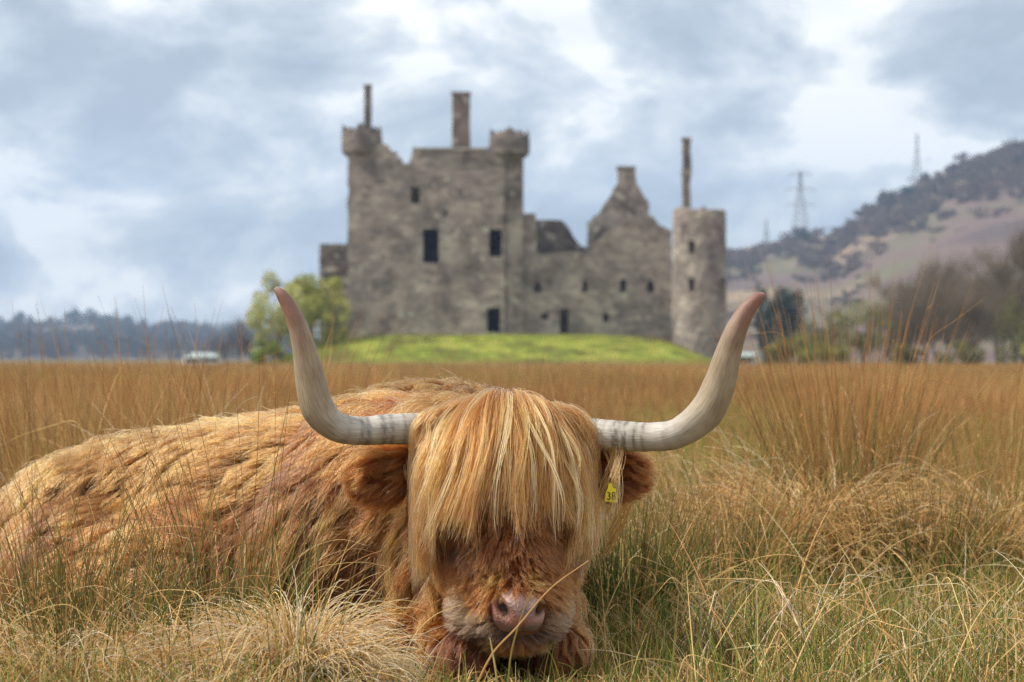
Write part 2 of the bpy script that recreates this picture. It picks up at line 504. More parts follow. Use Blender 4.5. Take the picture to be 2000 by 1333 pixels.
# tower house: front wall with a broken head, openings cut through
front = wall('tower_front_wall', [(679, 668), (985, 668), (985, 300), (955, 285), (948, 291), (880, 288), (840, 291), (806, 288), (804, 306), (797, 322), (788, 318), (784, 308), (777, 310), (774, 296), (764, 294), (757, 284), (744, 280), (679, 295)],
             YC, 1.9, st1, castle, [rect(802, 820, 365, 397), rect(826, 857, 447, 514), rect(955, 980, 448, 502), rect(951, 977, 602, 650), rect(868, 873, 410, 424)])
# front stair turret strip at the right corner
roundwall('stair_turret', pxx(1001), YC + 1.12, [(1.02, 2.2), (1.0, 6), (0.98, 11), (0.98, pz(312))], st1, castle, 20)
wall('tower_right_front_wall', [(985.5, 668), (1019, 668), (1020, 310), (985.5, 305)], YC + 0.35, 1.5, st1, castle)
# side and back walls, unseen slabs added to block light and keep the rooms dark
bxpx('tower_side_wall', 679.3, 715, 300, 668, YC + 1.95, YC + 11.5, st1, castle, 0.03)
bxpx('tower_side_wall', 986, 1018.5, 318, 668, YC + 1.95, YC + 11.5, st1, castle, 0.03)
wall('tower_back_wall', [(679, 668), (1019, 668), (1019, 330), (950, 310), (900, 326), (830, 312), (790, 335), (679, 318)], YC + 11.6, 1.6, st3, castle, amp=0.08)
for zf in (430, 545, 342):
    bxpx('light_block_slab', 716, 985, zf, zf + 8, YC + 1.95, YC + 11.5, st3, castle, 0.0)
# corbelled corner turrets
def top1(k): return [0.0, 0.15, 0.35, 0.4, -0.3, -0.15, 0.3, 0.45, 0.5, -0.25, 0.1, 0.35, -0.9, -0.6, 0.2, -0.2, 0.5, -0.7][(k * 5) % 18] * 0.9
def turret(cx, Yc, xw, ytop, ybot, ytip, rtip):
    R = xw * KC / 2
    return roundwall('corner_turret', pxx(cx), Yc, [(rtip, pz(ytip)), (R * 0.80, pz(ybot + 7)), (R * 0.9, pz(ybot + 3)), (R * .93, pz(ybot + 1)), (R, pz(ybot)), (R, pz((ybot + ytop) / 2) ), (R * 0.98, pz(ytop + 8)), (R * 0.95, pz(ytop))], st3, castle, 30, top1)
turret(705, YC + 1.3, 80, 250, 296, 316, 0.75)
turret(995, YC + 1.1, 80, 258, 299, 318, 0.75)
for cx_, Yc_ in ((705, YC + 1.3), (995, YC + 1.1)):           # rubble fill inside each turret head
    roundwall('turret_fill', pxx(cx_), Yc_, [(1.5, pz(300)), (1.55, pz(266)), (0.7, pz(254)), (0.05, pz(250))], st3, castle, 14)
# chimneys
def chimney(x0, x1, y0, y1, Y, d, mat=st4, cap=True):
    o = bxpx('chimney', x0, x1, y0, y1, Y, Y + d, mat, castle, 0.025)
    if cap:
        c = bxpx('chimney_cap', x0 - 1.6, x1 + 1.6, y0 - 4, y0 - 0.05, Y - 0.08, Y + d + 0.08, st3, o, 0.02)
    return o
chimney(708.5, 720.5, 164, 262, YC + 2.0, 1.9, st3)
chimney(882, 917, 178, 294, YC + 2.3, 1.3, st4)
bxpx('parapet', 806.5, 948, 289, 295, YC - 0.14, YC - 0.004, st2, castle, 0.02)
# block behind on the left, and its sunlit flank that runs out from behind the tower
bxpx('rear_block', 601, 668, 463, 690, YC + 13, YC + 20, st3, castle, 0.05)
V, F_ = [], []
fl = [(pxx(664.5), YC + 9.5), (pxx(680), YC + 1.0), (pxx(690), YC + 1.0), (pxx(676), YC + 10)]
nz_ = 12
for i in range(nz_ + 1):
    z = pz(690) + (pz(463) - pz(690)) * i / nz_
    for q in fl:
        V.append((q[0] + crng.normal(0, .03), q[1], z))
for i in range(nz_):
    for k in range(4):
        a, b2 = i * 4 + k, i * 4 + (k + 1) % 4
        F_.append((a, a + 4, b2 + 4, b2))
F_ += [(0, 1, 2, 3), tuple(nz_ * 4 + k for k in (3, 2, 1, 0))]
link('flank_wall', pymesh('flank_wall', V, F_), castle, st2)
# lower range to the right of the tower
arch = lambda x0, x1, y0, y1: [(x0, y1), (x0, (y0 + y1) / 2), ((x0 + x1) / 2, y0), (x1, (y0 + y1) / 2), (x1, y1)]
wall('range_front_wall', [(1019.5, 670), (1314, 674), (1313, 452), (1303, 442), (1290, 436), (1276, 421), (1250, 424), (1231, 425), (1212, 436), (1190, 447), (1174, 462), (1160, 470), (1150, 474), (1148, 490), (1100, 493), (1049, 496), (1046, 418), (1034, 414), (1019.5, 416)],
     YC + 1.3, 1.5, st1, castle, [arch(1043, 1058, 543, 571), arch(1137, 1149, 543, 570), rect(1212, 1225, 545, 571), arch(1265, 1280, 543, 570), rect(1094, 1111, 603, 652), rect(1056, 1072, 612, 624), rect(1178, 1190, 612, 628)], amp=0.06)
wall('range_back_wall', [(1024, 670), (1165, 670), (1165, 478), (1150, 474), (1138, 470), (1129, 458), (1118, 436), (1106, 421), (1098, 417), (1060, 420), (1024, 419)], YC + 9, 1.5, st3, castle, amp=0.08)
wall('range_end_wall', [(1150, 670), (1313, 670), (1313, 462), (1150, 480)], YC + 8.5, 0.4, st3, castle)
gab = wall('chimney_gable', [(1151, 670), (1310, 670), (1312, 452), (1299, 441), (1281, 427), (1275, 420), (1275, 388), (1262, 377), (1255, 362), (1247, 350), (1246, 322), (1211, 321), (1212, 350), (1205, 360), (1198, 372), (1191, 388), (1180, 396), (1176, 408), (1162, 418), (1160, 426), (1151, 430)],
     YC + 4.6, 1.6, st1, castle, amp=0.06)
bxpx('chimney_cap', 1209.5, 1247.5, 317, 322, YC + 4.5, YC + 6.3, st3, gab, 0.02)
# shallow stub of the left flank of the gable, paler stone
wall('gable_shoulder', [(1150, 490), (1150, 431), (1163, 419), (1176, 409), (1186, 430), (1170, 452), (1158, 470)], YC + 3.6, 0.9, st2, castle, amp=0.06)
# round tower at the right end, its rim uneven, slit windows set in frames
rt_c = (pxx(1367), YC + 0.5); R = 52 * KC
def top2(k):
    a = 2 * math.pi * k / 36
    return 0.10 * math.sin(3 * a) + (0.25 if 20 <= k <= 23 else 0) + [0, .12, -.1, .2, -.15, .05][k % 6]
def round_tower():
    n, zs = 48, np.linspace(0.2, pz(413), 26)
    holes = {}
    V, F = [], []
    for i, z in enumerate(zs):
        rr = R * (1.03 - 0.03 * i / 25)
        for k in range(n):
            a = 2 * math.pi * k / n
            j = crng.normal(0, 0.02)
            V.append((rt_c[0] + (rr + j) * math.cos(a), rt_c[1] + (rr + j) * math.sin(a), z + (top2(k * 36 // n) if i == 25 else 0)))
    for i in range(25):
        for k in range(n):
            a, b2 = i * n + k, i * n + (k + 1) % n
            F.append((a, b2, b2 + n, a + n))
    # slits: remove faces near the wanted photo positions
    keep = []
    for f in F:
        c = np.mean([V[q] for q in f], axis=0)
        p = (1000 + c[0] / KC, YH - (c[2] - CH) / KC)
        drop = c[1] < rt_c[1] and any(abs(p[0] - hx) < 6.2 and abs(p[1] - hy) < 12 for hx, hy in ((1345, 480), (1345, 559), (1411, 561)))
        if not drop:
            keep.append(f)
    me = pymesh('round_tower', V, keep)
    o = link('round_tower', me, castle, st1)
    md = o.modifiers.new('thick', 'SOLIDIFY'); md.thickness = 0.7; md.offset = -1
    return o
round_tower()
roundwall('tower_floor', rt_c[0], rt_c[1], [(R * .6, pz(520)), (R * .6, pz(518)), (0.02, pz(517))], st3, castle, 16)
roundwall('tower_floor', rt_c[0], rt_c[1], [(R * .6, pz(440)), (R * .6, pz(438)), (0.02, pz(437))], st3, castle, 16)
ch3 = chimney(1333, 1348, 274, 425, YC - 0.6, 1.1, st3)
bxpx('chimney_band', 1331.5, 1349.5, 333, 343, YC - 0.7, YC + 0.6, st2, ch3, 0.02)
# ------------------------------------------------------------------ trees
trng = np.random.default_rng(21)
bark = noisy('bark', [(0.35, (0.06, 0.048, 0.038)), (0.65, (0.14, 0.115, 0.095))], scale=4, bump=.6, stretch=(3, 3, .6))
leafm = tinted('leaves', .7, .2, .30)
def leaf_quads(C, size, cols, r, flat=0.0):
    """small four-cornered leaf sprays at points C"""
    n = len(C)
    a = r.normal(size=(n, 3)); a /= np.linalg.norm(a, axis=1)[:, None]
    b = r.normal(size=(n, 3)); b -= a * (a * b).sum(1)[:, None]; b /= np.linalg.norm(b, axis=1)[:, None] + 1e-9
    s = size * r.uniform(.55, 1.3, (n, 1)); w = s * r.uniform(.35, .75, (n, 1))
    V = np.stack([C - a * s, C - b * w + a * s * .1, C + a * s, C + b * w - a * s * .1], 1).reshape(-1, 3)
    F = np.arange(4 * n).reshape(n, 4)
    return V, F, np.repeat(cols, 4, axis=0)
def crown_points(c, rad, n, nb, r, lo=-.9):
    """points grouped in clumps inside an ellipsoid, denser near its skin"""
    B = r.normal(size=(nb, 3)); B /= np.linalg.norm(B, axis=1)[:, None]
    B[:, 2] = np.clip(B[:, 2], lo, 1)
    B *= r.uniform(.35, .95, (nb, 1))
    br = r.uniform(.22, .42, nb)
    i = r.integers(0, nb, n)
    d = r.normal(size=(n, 3)); d /= np.linalg.norm(d, axis=1)[:, None]
    q = B[i] + d * (br[i] * r.uniform(.3, 1, n) ** .5)[:, None]
    return q * np.asarray(rad) + np.asarray(c), i
def limbs(base, h, spread, n, r, r0, trunk_frac=.45, gen2=4, up=.6):
    parts = []
    T = catmull([base, base + np.array([r.normal(0, .03) * h, r.normal(0, .03) * h, h * trunk_frac * .5]), base + np.array([r.normal(0, .05) * h, r.normal(0, .05) * h, h * trunk_frac]), base + np.array([r.normal(0, .07) * h, r.normal(0, .07) * h, h * .85])], 8)
    parts.append(tube(T, np.linspace(r0, r0 * .18, 8), 7))
    tips = []
    for k in range(n):
        s = T[int(r.integers(3, 8))]
        a = r.uniform(0, 6.283); L = spread * r.uniform(.6, 1.1)
        e = s + np.array([math.cos(a) * L, math.sin(a) * L, L * r.uniform(up * .5, up * 1.6)])
        m_ = (s + e) / 2 + np.array([0, 0, L * .08])
        C = catmull([s, m_, e], 5)
        parts.append(tube(C, np.linspace(r0 * .42, r0 * .08, 5), 5))
        tips.append(e)
        for g in range(gen2):
            s2 = C[int(r.integers(1, 5))]; a2 = r.uniform(0, 6.283); L2 = L * r.uniform(.3, .6)
            e2 = s2 + np.array([math.cos(a2) * L2, math.sin(a2) * L2, L2 * r.uniform(up * .5, up * 1.8)])
            parts.append(tube(np.array([s2, (s2 + e2) / 2 + np.array([0, 0, L2 * .06]), e2]), [r0 * .15, r0 * .1, r0 * .04], 4))
            tips.append(e2)
    return merge(parts), np.array(tips)
def tree(name, base, h, w, cols, label, cat='tree', group=None, n=2600, nb=26, leaf=.16, bare=0.0, cz=.58, rz=.46, seed=0, dark=.5):
    r = np.random.default_rng(seed + 100)
    base = np.array([base[0], base[1], base[2] - .15])
    o = empty(name, base); tag(o, label, cat, group)
    (V, F), tips = limbs(base, h, w * .36, 9, r, h * .022 + .04)
    link('trunk', pymesh('trunk', V, F, True), o, bark)
    c = base + np.array([0, 0, h * cz])
    Q, bi = crown_points(c, (w / 2, w / 2 * .9, h * rz), n, nb, r)
    Q = Q[Q[:, 2] > base[2] + .1]; bi = bi[:len(Q)]
    bj = r.normal(0, .28, nb)
    tone = np.clip(.5 + bj[bi] + r.normal(0, .25, len(Q)), 0, 1)[:, None]
    C_ = lerp(np.array(cols[0]), np.array(cols[1]), tone)
    V, F, cc = leaf_quads(Q, leaf, C_, r)
    link('crown', quadmesh('crown', V, F, False, cc), o, leafm)
    return o
def bare_tree(name, base, h, w, cols, label, group=None, n=1500, seed=0, cat='tree'):
    """leafless tree: limbs, branches and a haze of thin twigs"""
    r = np.random.default_rng(seed + 300)
    base = np.array([base[0], base[1], base[2] - .15])
    o = empty(name, base); tag(o, label, cat, group)
    (V, F), tips = limbs(base, h, w * .42, 13, r, h * .018 + .05, .4, 6, .75)
    link('trunk', pymesh('trunk', V, F, True), o, bark)
    i = r.integers(0, len(tips), n)
    s = tips[i] + r.normal(0, w * .05, (n, 3))
    d = (tips[i] - (base + np.array([0, 0, h * .35]))); d /= np.linalg.norm(d, axis=1)[:, None]
    d = d + r.normal(0, .45, (n, 3)); d[:, 2] += .25
    L = h * r.uniform(.06, .15, (n, 1))
    e = s + d * L
    sd_ = np.cross(d, r.normal(size=(n, 3))); sd_ /= np.linalg.norm(sd_, axis=1)[:, None]
    wd = .022 * h / 8
    V = np.stack([s - sd_ * wd, s + sd_ * wd, e + sd_ * wd * .4, e - sd_ * wd * .4], 1).reshape(-1, 3)
    C_ = lerp(np.array(cols[0]), np.array(cols[1]), r.random((n, 1)))
    link('crown', quadmesh('crown', V, np.arange(4 * n).reshape(n, 4), False, np.repeat(C_, 4, axis=0)), o, leafm)
    return o
def gz(p): return float(gh(p[0], p[1])[0])
def ground_at(px, Y):
    x = (px - 1000) / FPX * Y
    return np.array([x, Y, gz((x, Y))])
spring = ((.30, .31, .06), (.58, .57, .17)); olive = ((.11, .115, .035), (.26, .25, .08)); spring2 = ((.16, .18, .04), (.38, .38, .10)); pine = ((.018, .032, .024), (.05, .075, .05)); twig = ((.13, .10, .07), (.24, .19, .125))
# trees by the castle
def mh(px, py_top, Y):      # height of something whose top shows at that row
    g = ground_at(px, Y)
    return g, CH + (YH - py_top) / FPX * Y - g[2]
g, h = mh(610, 532, 206); tree('leafing_tree', g, h, 6.4, spring, 'yellow-green leafing tree against the left end of the castle', n=7500, nb=34, seed=1, leaf=.17, cz=.52, rz=.5)
g, h = mh(540, 540, 203); tree('leafing_tree', g, h, 5.4, ((.34, .35, .12), (.60, .60, .26)), 'thin pale leafing tree left of the yellow-green tree', n=3600, nb=26, seed=2, leaf=.16, cz=.52, rz=.5)
g, h = mh(655, 600, 204); tree('leafing_bush', g, h, 3.0, spring, 'small bright green bush at the foot of the castle flank', 'bush', n=1300, nb=12, seed=3, cz=.5, rz=.5)
g, h = mh(530, 655, 196); tree('leafing_bush', g, h, 3.6, ((.12, .17, .03), (.30, .40, .06)), 'low bright green bush beneath the pale leafing tree', 'bush', n=1500, nb=14, seed=4, cz=.5, rz=.5)
for k, (px_, py_, Y_, w_) in enumerate(((468, 646, 260, 3.6), (440, 655, 265, 3.2), (495, 650, 255, 3.0))):
    g, h = mh(px_, py_, Y_); bare_tree('bare_bush', g, h, w_, ((.075, .06, .06), (.13, .10, .09)), 'leafless brown bush at the field edge before the wooded hill', 'leafless bushes at the field edge', 900, seed=k, cat='bush')
# right: dark evergreen, green willow scrub, leafless wood
g, h = mh(1528, 556, 330); tree('evergreen_tree', g, h, 6.4, pine, 'dark blue-green evergreen tree standing alone before the moor', n=4200, nb=30, leaf=.26, seed=6)
g, h = mh(1490, 570, 345); tree('evergreen_tree', g, h, 3.6, ((.03, .05, .035), (.07, .10, .065)), 'narrow dark evergreen beside the lone evergreen tree', n=1600, nb=16, leaf=.26, seed=7)
scrub = [(1550, 648, 215, 5.0, spring2), (1585, 635, 222, 4.6, olive), (1630, 602, 226, 6.4, olive), (1688, 588, 232, 7.0, ((.13, .145, .04), (.28, .28, .09))), (1740, 606, 236, 5.6, olive), (1610, 668, 208, 4.6, spring2), (1515, 672, 228, 2.6, olive)]
lab = ['bright green scrub bush at the near edge of the wood', 'low olive bush between the bright scrub bushes', 'rounded olive bush rising behind the tall rushes', 'tall olive green bush, highest of the scrub', 'olive bush in front of the leafless wood', 'small bright green bush low in the rushes', 'small olive bush nearest the lone evergreen']
for k, ((px_, py_, Y_, w_, c_), l_) in enumerate(zip(scrub, lab)):
    g, h = mh(px_, py_, Y_); tree('scrub_bush', g, h, w_, c_, l_, 'bush', n=2200, nb=20, seed=20 + k, leaf=.15, cz=.5, rz=.5)
bt = [(1760, 585, 245, 7), (1800, 535, 250, 8), (1850, 575, 238, 7), (1905, 590, 230, 7), (1950, 550, 246, 8), (2000, 505, 236, 9), (2060, 510, 240, 9), (1830, 600, 220, 6), (1890, 620, 212, 5), (1770, 630, 222, 5), (1960, 600, 214, 6), (2120, 520, 235, 9)]
for k, (px_, py_, Y_, w_) in enumerate(bt):
    g, h = mh(px_, py_, Y_); bare_tree('bare_tree', g, h, w_, twig, 'leafless brown tree in the wood below the moor hill', 'leafless trees below the moor hill', 3400, seed=40 + k)
for k, (px_, py_, Y_, w_, c_, l_) in enumerate(((1985, 560, 206, 4.4, ((.11, .11, .03), (.26, .25, .08)), 'mossy green bush among the leafless trees'), (1880, 665, 204, 4.0, olive, 'low olive bush at the foot of the leafless wood'), (1770, 668, 205, 3.4, olive, 'low dull green bush left of the leafless wood'), (2060, 640, 202, 5.0, spring, 'leafing green bush past the leafless wood'))):
    g, h = mh(px_, py_, Y_); tree('scrub_bush', g, h, w_, c_, l_, 'bush', n=1600, nb=16, seed=70 + k, leaf=.15, cz=.5, rz=.5)
# far woods: one mass each
def wood(name, pts, hs, ws, cols, per, leaf, label, seed):
    r = np.random.default_rng(seed); VV, FF, CC = [], [], []; o = 0
    for p, h, w in zip(pts, hs, ws):
        Q, bi = crown_points((p[0], p[1], p[2] + h * .5), (w / 2, w / 2, h * .5), per, 9, r)
        tone = np.clip(r.random() + r.normal(0, .2, (len(Q), 1)), 0, 1)
        V, F, c = leaf_quads(Q, leaf, lerp(np.array(cols[0]), np.array(cols[1]), tone), r)
        VV.append(V); FF.append(F + o); CC.append(c); o += len(V)
    ob = link(name, quadmesh(name, np.concatenate(VV), np.concatenate(FF), False, np.concatenate(CC)), None, leafm)
    tag(ob, label, 'wood', kind='stuff')
r = np.random.default_rng(77)
pts, hs, ws = [], [], []
for _ in range(620):
    Y_ = r.uniform(1400, 2380); px_ = r.uniform(-420, 640)
    pts.append(((px_ - 1000) / FPX * Y_, Y_, zl_at(px_, Y_) - .8)); hs.append(r.uniform(9, 16)); ws.append(r.uniform(12, 22))
wood('hillside_wood', pts, hs, ws, ((.028, .034, .028), (.11, .085, .07)), 80, 1.8, 'dark mixed wood covering the low hill left of the castle', 5)
pts, hs, ws = [], [], []
for _ in range(560):
    px_ = r.uniform(1300, 2500); f = r.beta(5, 1.6); Y_ = 420 + 930 * (.55 + .45 * f)
    if px_ < 1650 and r.random() < .45: continue
    pts.append(((px_ - 1000) / FPX * Y_, Y_, zr_at(px_, Y_) - 1.5)); hs.append(r.uniform(4, 8)); ws.append(r.uniform(10, 22))
for _ in range(40):
    px_ = r.uniform(1400, 2400); Y_ = r.uniform(620, 1050)
    pts.append(((px_ - 1000) / FPX * Y_, Y_, zr_at(px_, Y_) - 1.5)); hs.append(r.uniform(3, 4.5)); ws.append(r.uniform(10, 24))
wood('moor_wood', pts, hs, ws, ((.115, .082, .072), (.16, .115, .095)), 90, 1.4, 'leafless purple-brown birch wood along the moor hill', 6)
for px_, py_, w_, l_ in ((1565, 442, 13, 'round dark tree on the ridge under the wide lattice pylon'), (1732, 372, 11, 'dark tree standing up from the steep ridge'), (1772, 358, 9, 'dark tree on the ridge beside the narrow pylon'), (1862, 318, 9, 'dark tree highest on the moor ridge')):
    Y_ = 1300; x_ = (px_ - 1000) / FPX * Y_; z_ = zr_at(px_, Y_) - 1
    tree('ridge_tree', (x_, Y_, z_), CH + (YH - py_) / FPX * Y_ - z_, w_, ((.03, .035, .03), (.09, .07, .06)), l_, n=900, nb=16, leaf=.75, seed=int(px_), cz=.5, rz=.5)
for k, (px_, py_) in enumerate(((38, 607), (145, 597), (178, 604), (245, 615), (310, 628), (349, 620), (100, 618))):
    Y_ = 2340; x_ = (px_ - 1000) / FPX * Y_; z_ = zl_at(px_, Y_) - 1
    tree('skyline_tree', (x_, Y_, z_), CH + (YH - py_) / FPX * Y_ - z_, 15 + (k % 3) * 4, ((.02, .03, .025), (.06, .06, .045)), 'dark conifer standing above the low wooded hill', group='conifers on the wooded skyline', n=800, nb=12, leaf=1.2, seed=500 + k, cz=.52, rz=.5)

# ------------------------------------------------------------------ pylons
steel = plain('galvanised_steel', (.30, .32, .34), .6)
def bar(a, b, w):
    a = np.array(a, float); b = np.array(b, float)
    return tube(np.array([a, b]), [w, w], 4)
def pylon(base, h, w, arms, yaw, label, thick):
    o = empty('lattice_pylon', base); tag(o, label, 'pylon', 'pylons on the moor')
    c, s = math.cos(yaw), math.sin(yaw)
    def W(x, y, z): return (base[0] + c * x - s * y, base[1] + s * x + c * y, base[2] + z)
    parts = []; nl = 9
    half = lambda z: w / 2 * (1 - .86 * min(1, z / (h * .8)) ** .8)
    zs = [h * i / nl for i in range(nl + 1)]
    for i in range(nl):
        a, b = half(zs[i]), half(zs[i + 1])
        for q in range(4):
            s1 = [(1, 1), (1, -1), (-1, -1), (-1, 1)][q]; s2 = [(1, 1), (1, -1), (-1, -1), (-1, 1)][(q + 1) % 4]
            parts.append(bar(W(s1[0] * a, s1[1] * a, zs[i]), W(s1[0] * b, s1[1] * b, zs[i + 1]), thick))
            parts.append(bar(W(s1[0] * a, s1[1] * a, zs[i]), W(s2[0] * b, s2[1] * b, zs[i + 1]), thick * .6))
            parts.append(bar(W(s2[0] * a, s2[1] * a, zs[i]), W(s1[0] * b, s1[1] * b, zs[i + 1]), thick * .6))
    V, F = merge(parts)
    link('mast', pymesh('mast', V, F), o, steel)
    for z, L in arms:
        p = []
        for sg in (-1, 1):
            p += [bar(W(0, .3, h * z), W(sg * L, 0, h * z - .2), thick * .8), bar(W(0, -.3, h * z), W(sg * L, 0, h * z - .2), thick * .8), bar(W(0, 0, h * z + h * .045), W(sg * L, 0, h * z - .2), thick * .8), bar(W(sg * L, 0, h * z - .2), W(sg * L, 0, h * z - h * .05), thick * .7)]
        V, F = merge(p)
        link('cross_arm', pymesh('cross_arm', V, F), o, steel)
Y_ = 1420
def pyl(px_, ptop, pbase, Y_, w, arms, yaw, label, th):
    b = P_(px_, pbase, Y_); t_ = P_(px_, ptop, Y_)
    pylon(b, t_[2] - b[2], w, arms, yaw, label, th)
P_ = at
pyl(1563, 335, 470, 1380, 11, ((.96, 7), (.74, 9.5), (.52, 8.5)), 0.15, 'wide three-armed lattice pylon behind the ridge', .19)
pyl(1791, 262, 372, 1400, 7, ((.93, 5), (.72, 6.5), (.50, 6)), 1.35, 'narrow lattice pylon seen edge-on above the steep ridge', .22)
pyl(1497, 430, 490, 1900, 7, ((.92, 4), (.66, 5)), 1.2, 'small far lattice pylon low on the ridge', .22)

# ------------------------------------------------------------------ small buildings at the field's edge
white = noisy('white_panel', [(.4, (.50, .54, .52)), (.6, (.64, .67, .65))], scale=2, rough=.6)
grey_roof = noisy('roof_sheet', [(.4, (.30, .38, .37)), (.6, (.42, .50, .48))], scale=1.5, rough=.6)
glassm = plain('dark_glass', (.03, .04, .05), .1, .5)
def cabin(px_, Y_, w, d, h, rise, yaw, label, name='white_cabin'):
    g = ground_at(px_, Y_); o = empty(name, g); tag(o, label, 'building')
    c, s = math.cos(yaw), math.sin(yaw)
    def T(L): return [(g[0] + c * x - s * y, g[1] + s * x + c * y, g[2] + z) for x, y, z in L]
    V, F = boxvf(-w / 2, w / 2, -d / 2, d / 2, -.2, h)
    link('wall', pymesh('wall', T(V), F), o, white)
    V = [(-w / 2 - .2, -d / 2 - .2, h), (w / 2 + .2, -d / 2 - .2, h), (w / 2 + .2, 0, h + rise), (-w / 2 - .2, 0, h + rise), (w / 2 + .2, d / 2 + .2, h), (-w / 2 - .2, d / 2 + .2, h)]
    V += [(x, y, z + .12) for x, y, z in V]
    F = [(0, 1, 2, 3), (3, 2, 4, 5), (6, 9, 8, 7), (9, 11, 10, 8), (0, 6, 7, 1), (5, 4, 10, 11), (1, 7, 8, 2), (2, 8, 10, 4), (0, 3, 9, 6), (3, 5, 11, 9)]
    link('roof', pymesh('roof', T(V), F), o, grey_roof)
    for wx in (-.28, .05, .32):
        V, F = boxvf(w * wx - .35, w * wx + .35, -d / 2 - .03, -d / 2 + .05, h * .42, h * .85)
        link('window', pymesh('window', T(V), F), o, glassm)
cabin(402, 300, 3.6, 3.0, .85, .55, .1, 'low white cabin with pale green roof at the field edge')
cabin(372, 296, 1.7, 2.0, .75, .2, .3, 'small white hut beside the low white cabin', 'white_hut')
cabin(1447, 245, 3.0, 3.0, .95, .35, -.2, 'small pale hut right of the round tower, low behind the rushes', 'pale_hut')
# ------------------------------------------------------------------ the cow: one implicit body, meshed once
PRIMS = []      # (kind, region, params)
def ell(region, c, r, rz=0.0, ry=0.0, rx=0.0, sub=False):
    cz, sz = math.cos(rz), math.sin(rz); cy, sy = math.cos(ry), math.sin(ry); cx, sx_ = math.cos(rx), math.sin(rx)
    Rz = np.array([[cz, -sz, 0], [sz, cz, 0], [0, 0, 1]]); Ry = np.array([[cy, 0, sy], [0, 1, 0], [-sy, 0, cy]]); Rx = np.array([[1, 0, 0], [0, cx, -sx_], [0, sx_, cx]])
    PRIMS.append(('s' if sub else 'e', region, np.asarray(c, float), np.asarray(r, float), Rz @ Ry @ Rx))
def cap(region, a, ra, b, rb):
    PRIMS.append(('c', region, np.asarray(a, float), np.asarray(b, float), ra, rb))
P = at
# regions: 0 body 1 hump 2 neck 3 head 4 muzzle 5 ear 6 leg
ell(3, P(982, 925, 6.21), (.175, .16, .115))
ell(3, P(982, 876, 6.20), (.190, .11, .056))
cap(3, P(985, 905, 6.14), .145, P(998, 1080, 5.99), .122)
cap(3, P(998, 1080, 5.99), .122, P(1010, 1180, 5.885), .085)
ell(3, P(985, 1040, 6.09), (.190, .12, .15))
ell(3, P(908, 1020, 6.03), (.055, .05, .035)); ell(3, P(1098, 1020, 6.03), (.055, .05, .035))
ell(3, P(993, 1120, 6.02), (.162, .10, .10))
ell(4, P(1012, 1198, 5.865), (.085, .062, .055))
ell(4, P(925, 1195, 5.93), (.05, .05, .045)); ell(4, P(1068, 1200, 5.93), (.04, .05, .045))
cap(3, P(985, 1060, 6.12), .125, P(1006, 1212, 5.96), .055)
ell(4, P(1002, 1243, 5.925), (.055, .05, .018))
# neck, hump, barrel, rump
cap(2, P(970, 960, 6.32), .20, (-.36, 6.80, .40), .29)
ell(2, (-.14, 6.52, .24), (.22, .27, .25))
ell(2, (-.48, 6.62, .26), (.24, .22, .27))
ell(1, (-.22, 6.98, .445), (.37, .36, .285))
cap(0, (-.38, 6.98, .35), .335, (-1.18, 7.38, .27), .285)
ell(0, (-1.31, 7.42, .235), (.30, .35, .262))
ell(0, (-1.30, 7.28, .40), (.16, .15, .10))
ell(0, (-1.26, 7.10, .17), (.25, .20, .20))
ell(0, (-.85, 7.05, .17), (.45, .32, .22))
# folded forelegs, folded hind leg, tail
cap(6, (-.16, 6.45, .14), .10, P(900, 1283, 5.99), .055)
cap(6, P(900, 1283, 5.99), .055, (-.20, 6.22, .055), .045)
cap(6, (.05, 6.45, .14), .10, P(1090, 1278, 6.06), .055)
cap(6, P(1090, 1278, 6.06), .055, (.12, 6.32, .05), .042)
cap(6, (-.16, 6.16, .075), .055, (-.38, 6.34, .06), .05)
cap(6, (-1.16, 6.95, .10), .085, (-.80, 6.78, .055), .05)
cap(6, (-.80, 6.78, .055), .05, (-.66, 6.76, .045), .042)
cap(0, (-1.54, 7.5, .36), .035, (-1.66, 7.3, .06), .04)
# ears
ell(5, P(747, 932, 6.15), (.078, .028, .066), ry=0.18, rx=0.25)
ell(5, P(1203, 926, 6.15), (.078, .028, .060), ry=-0.15, rx=0.25)
cap(5, P(800, 900, 6.17), .035, P(760, 912, 6.17), .03)
cap(5, P(1150, 898, 6.17), .035, P(1185, 910, 6.17), .03)
ell(5, P(742, 928, 6.115), (.055, .035, .030), ry=0.18, rx=0.25, sub=True)
ell(5, P(1206, 924, 6.115), (.048, .035, .030), ry=-0.15, rx=0.25, sub=True)
KS = 0.045
def prim_d(pr, p):
    if pr[0] in 'es':
        q = (p - pr[2]) @ pr[4]
        k0 = np.sqrt(((q / pr[3]) ** 2).sum(1)); k1 = np.sqrt(((q / pr[3] ** 2) ** 2).sum(1)) + 1e-9
        return k0 * (k0 - 1) / k1
    a, b, ra, rb = pr[2:]
    pa = p - a; ba = b - a
    tt = np.clip(pa @ ba / (ba @ ba), 0, 1)
    return np.sqrt(((pa - tt[:, None] * ba) ** 2).sum(1)) - (ra + (rb - ra) * tt)
def smin(a, b, k):
    h = np.clip(0.5 + 0.5 * (b - a) / k, 0, 1)
    return b + (a - b) * h - k * h * (1 - h)
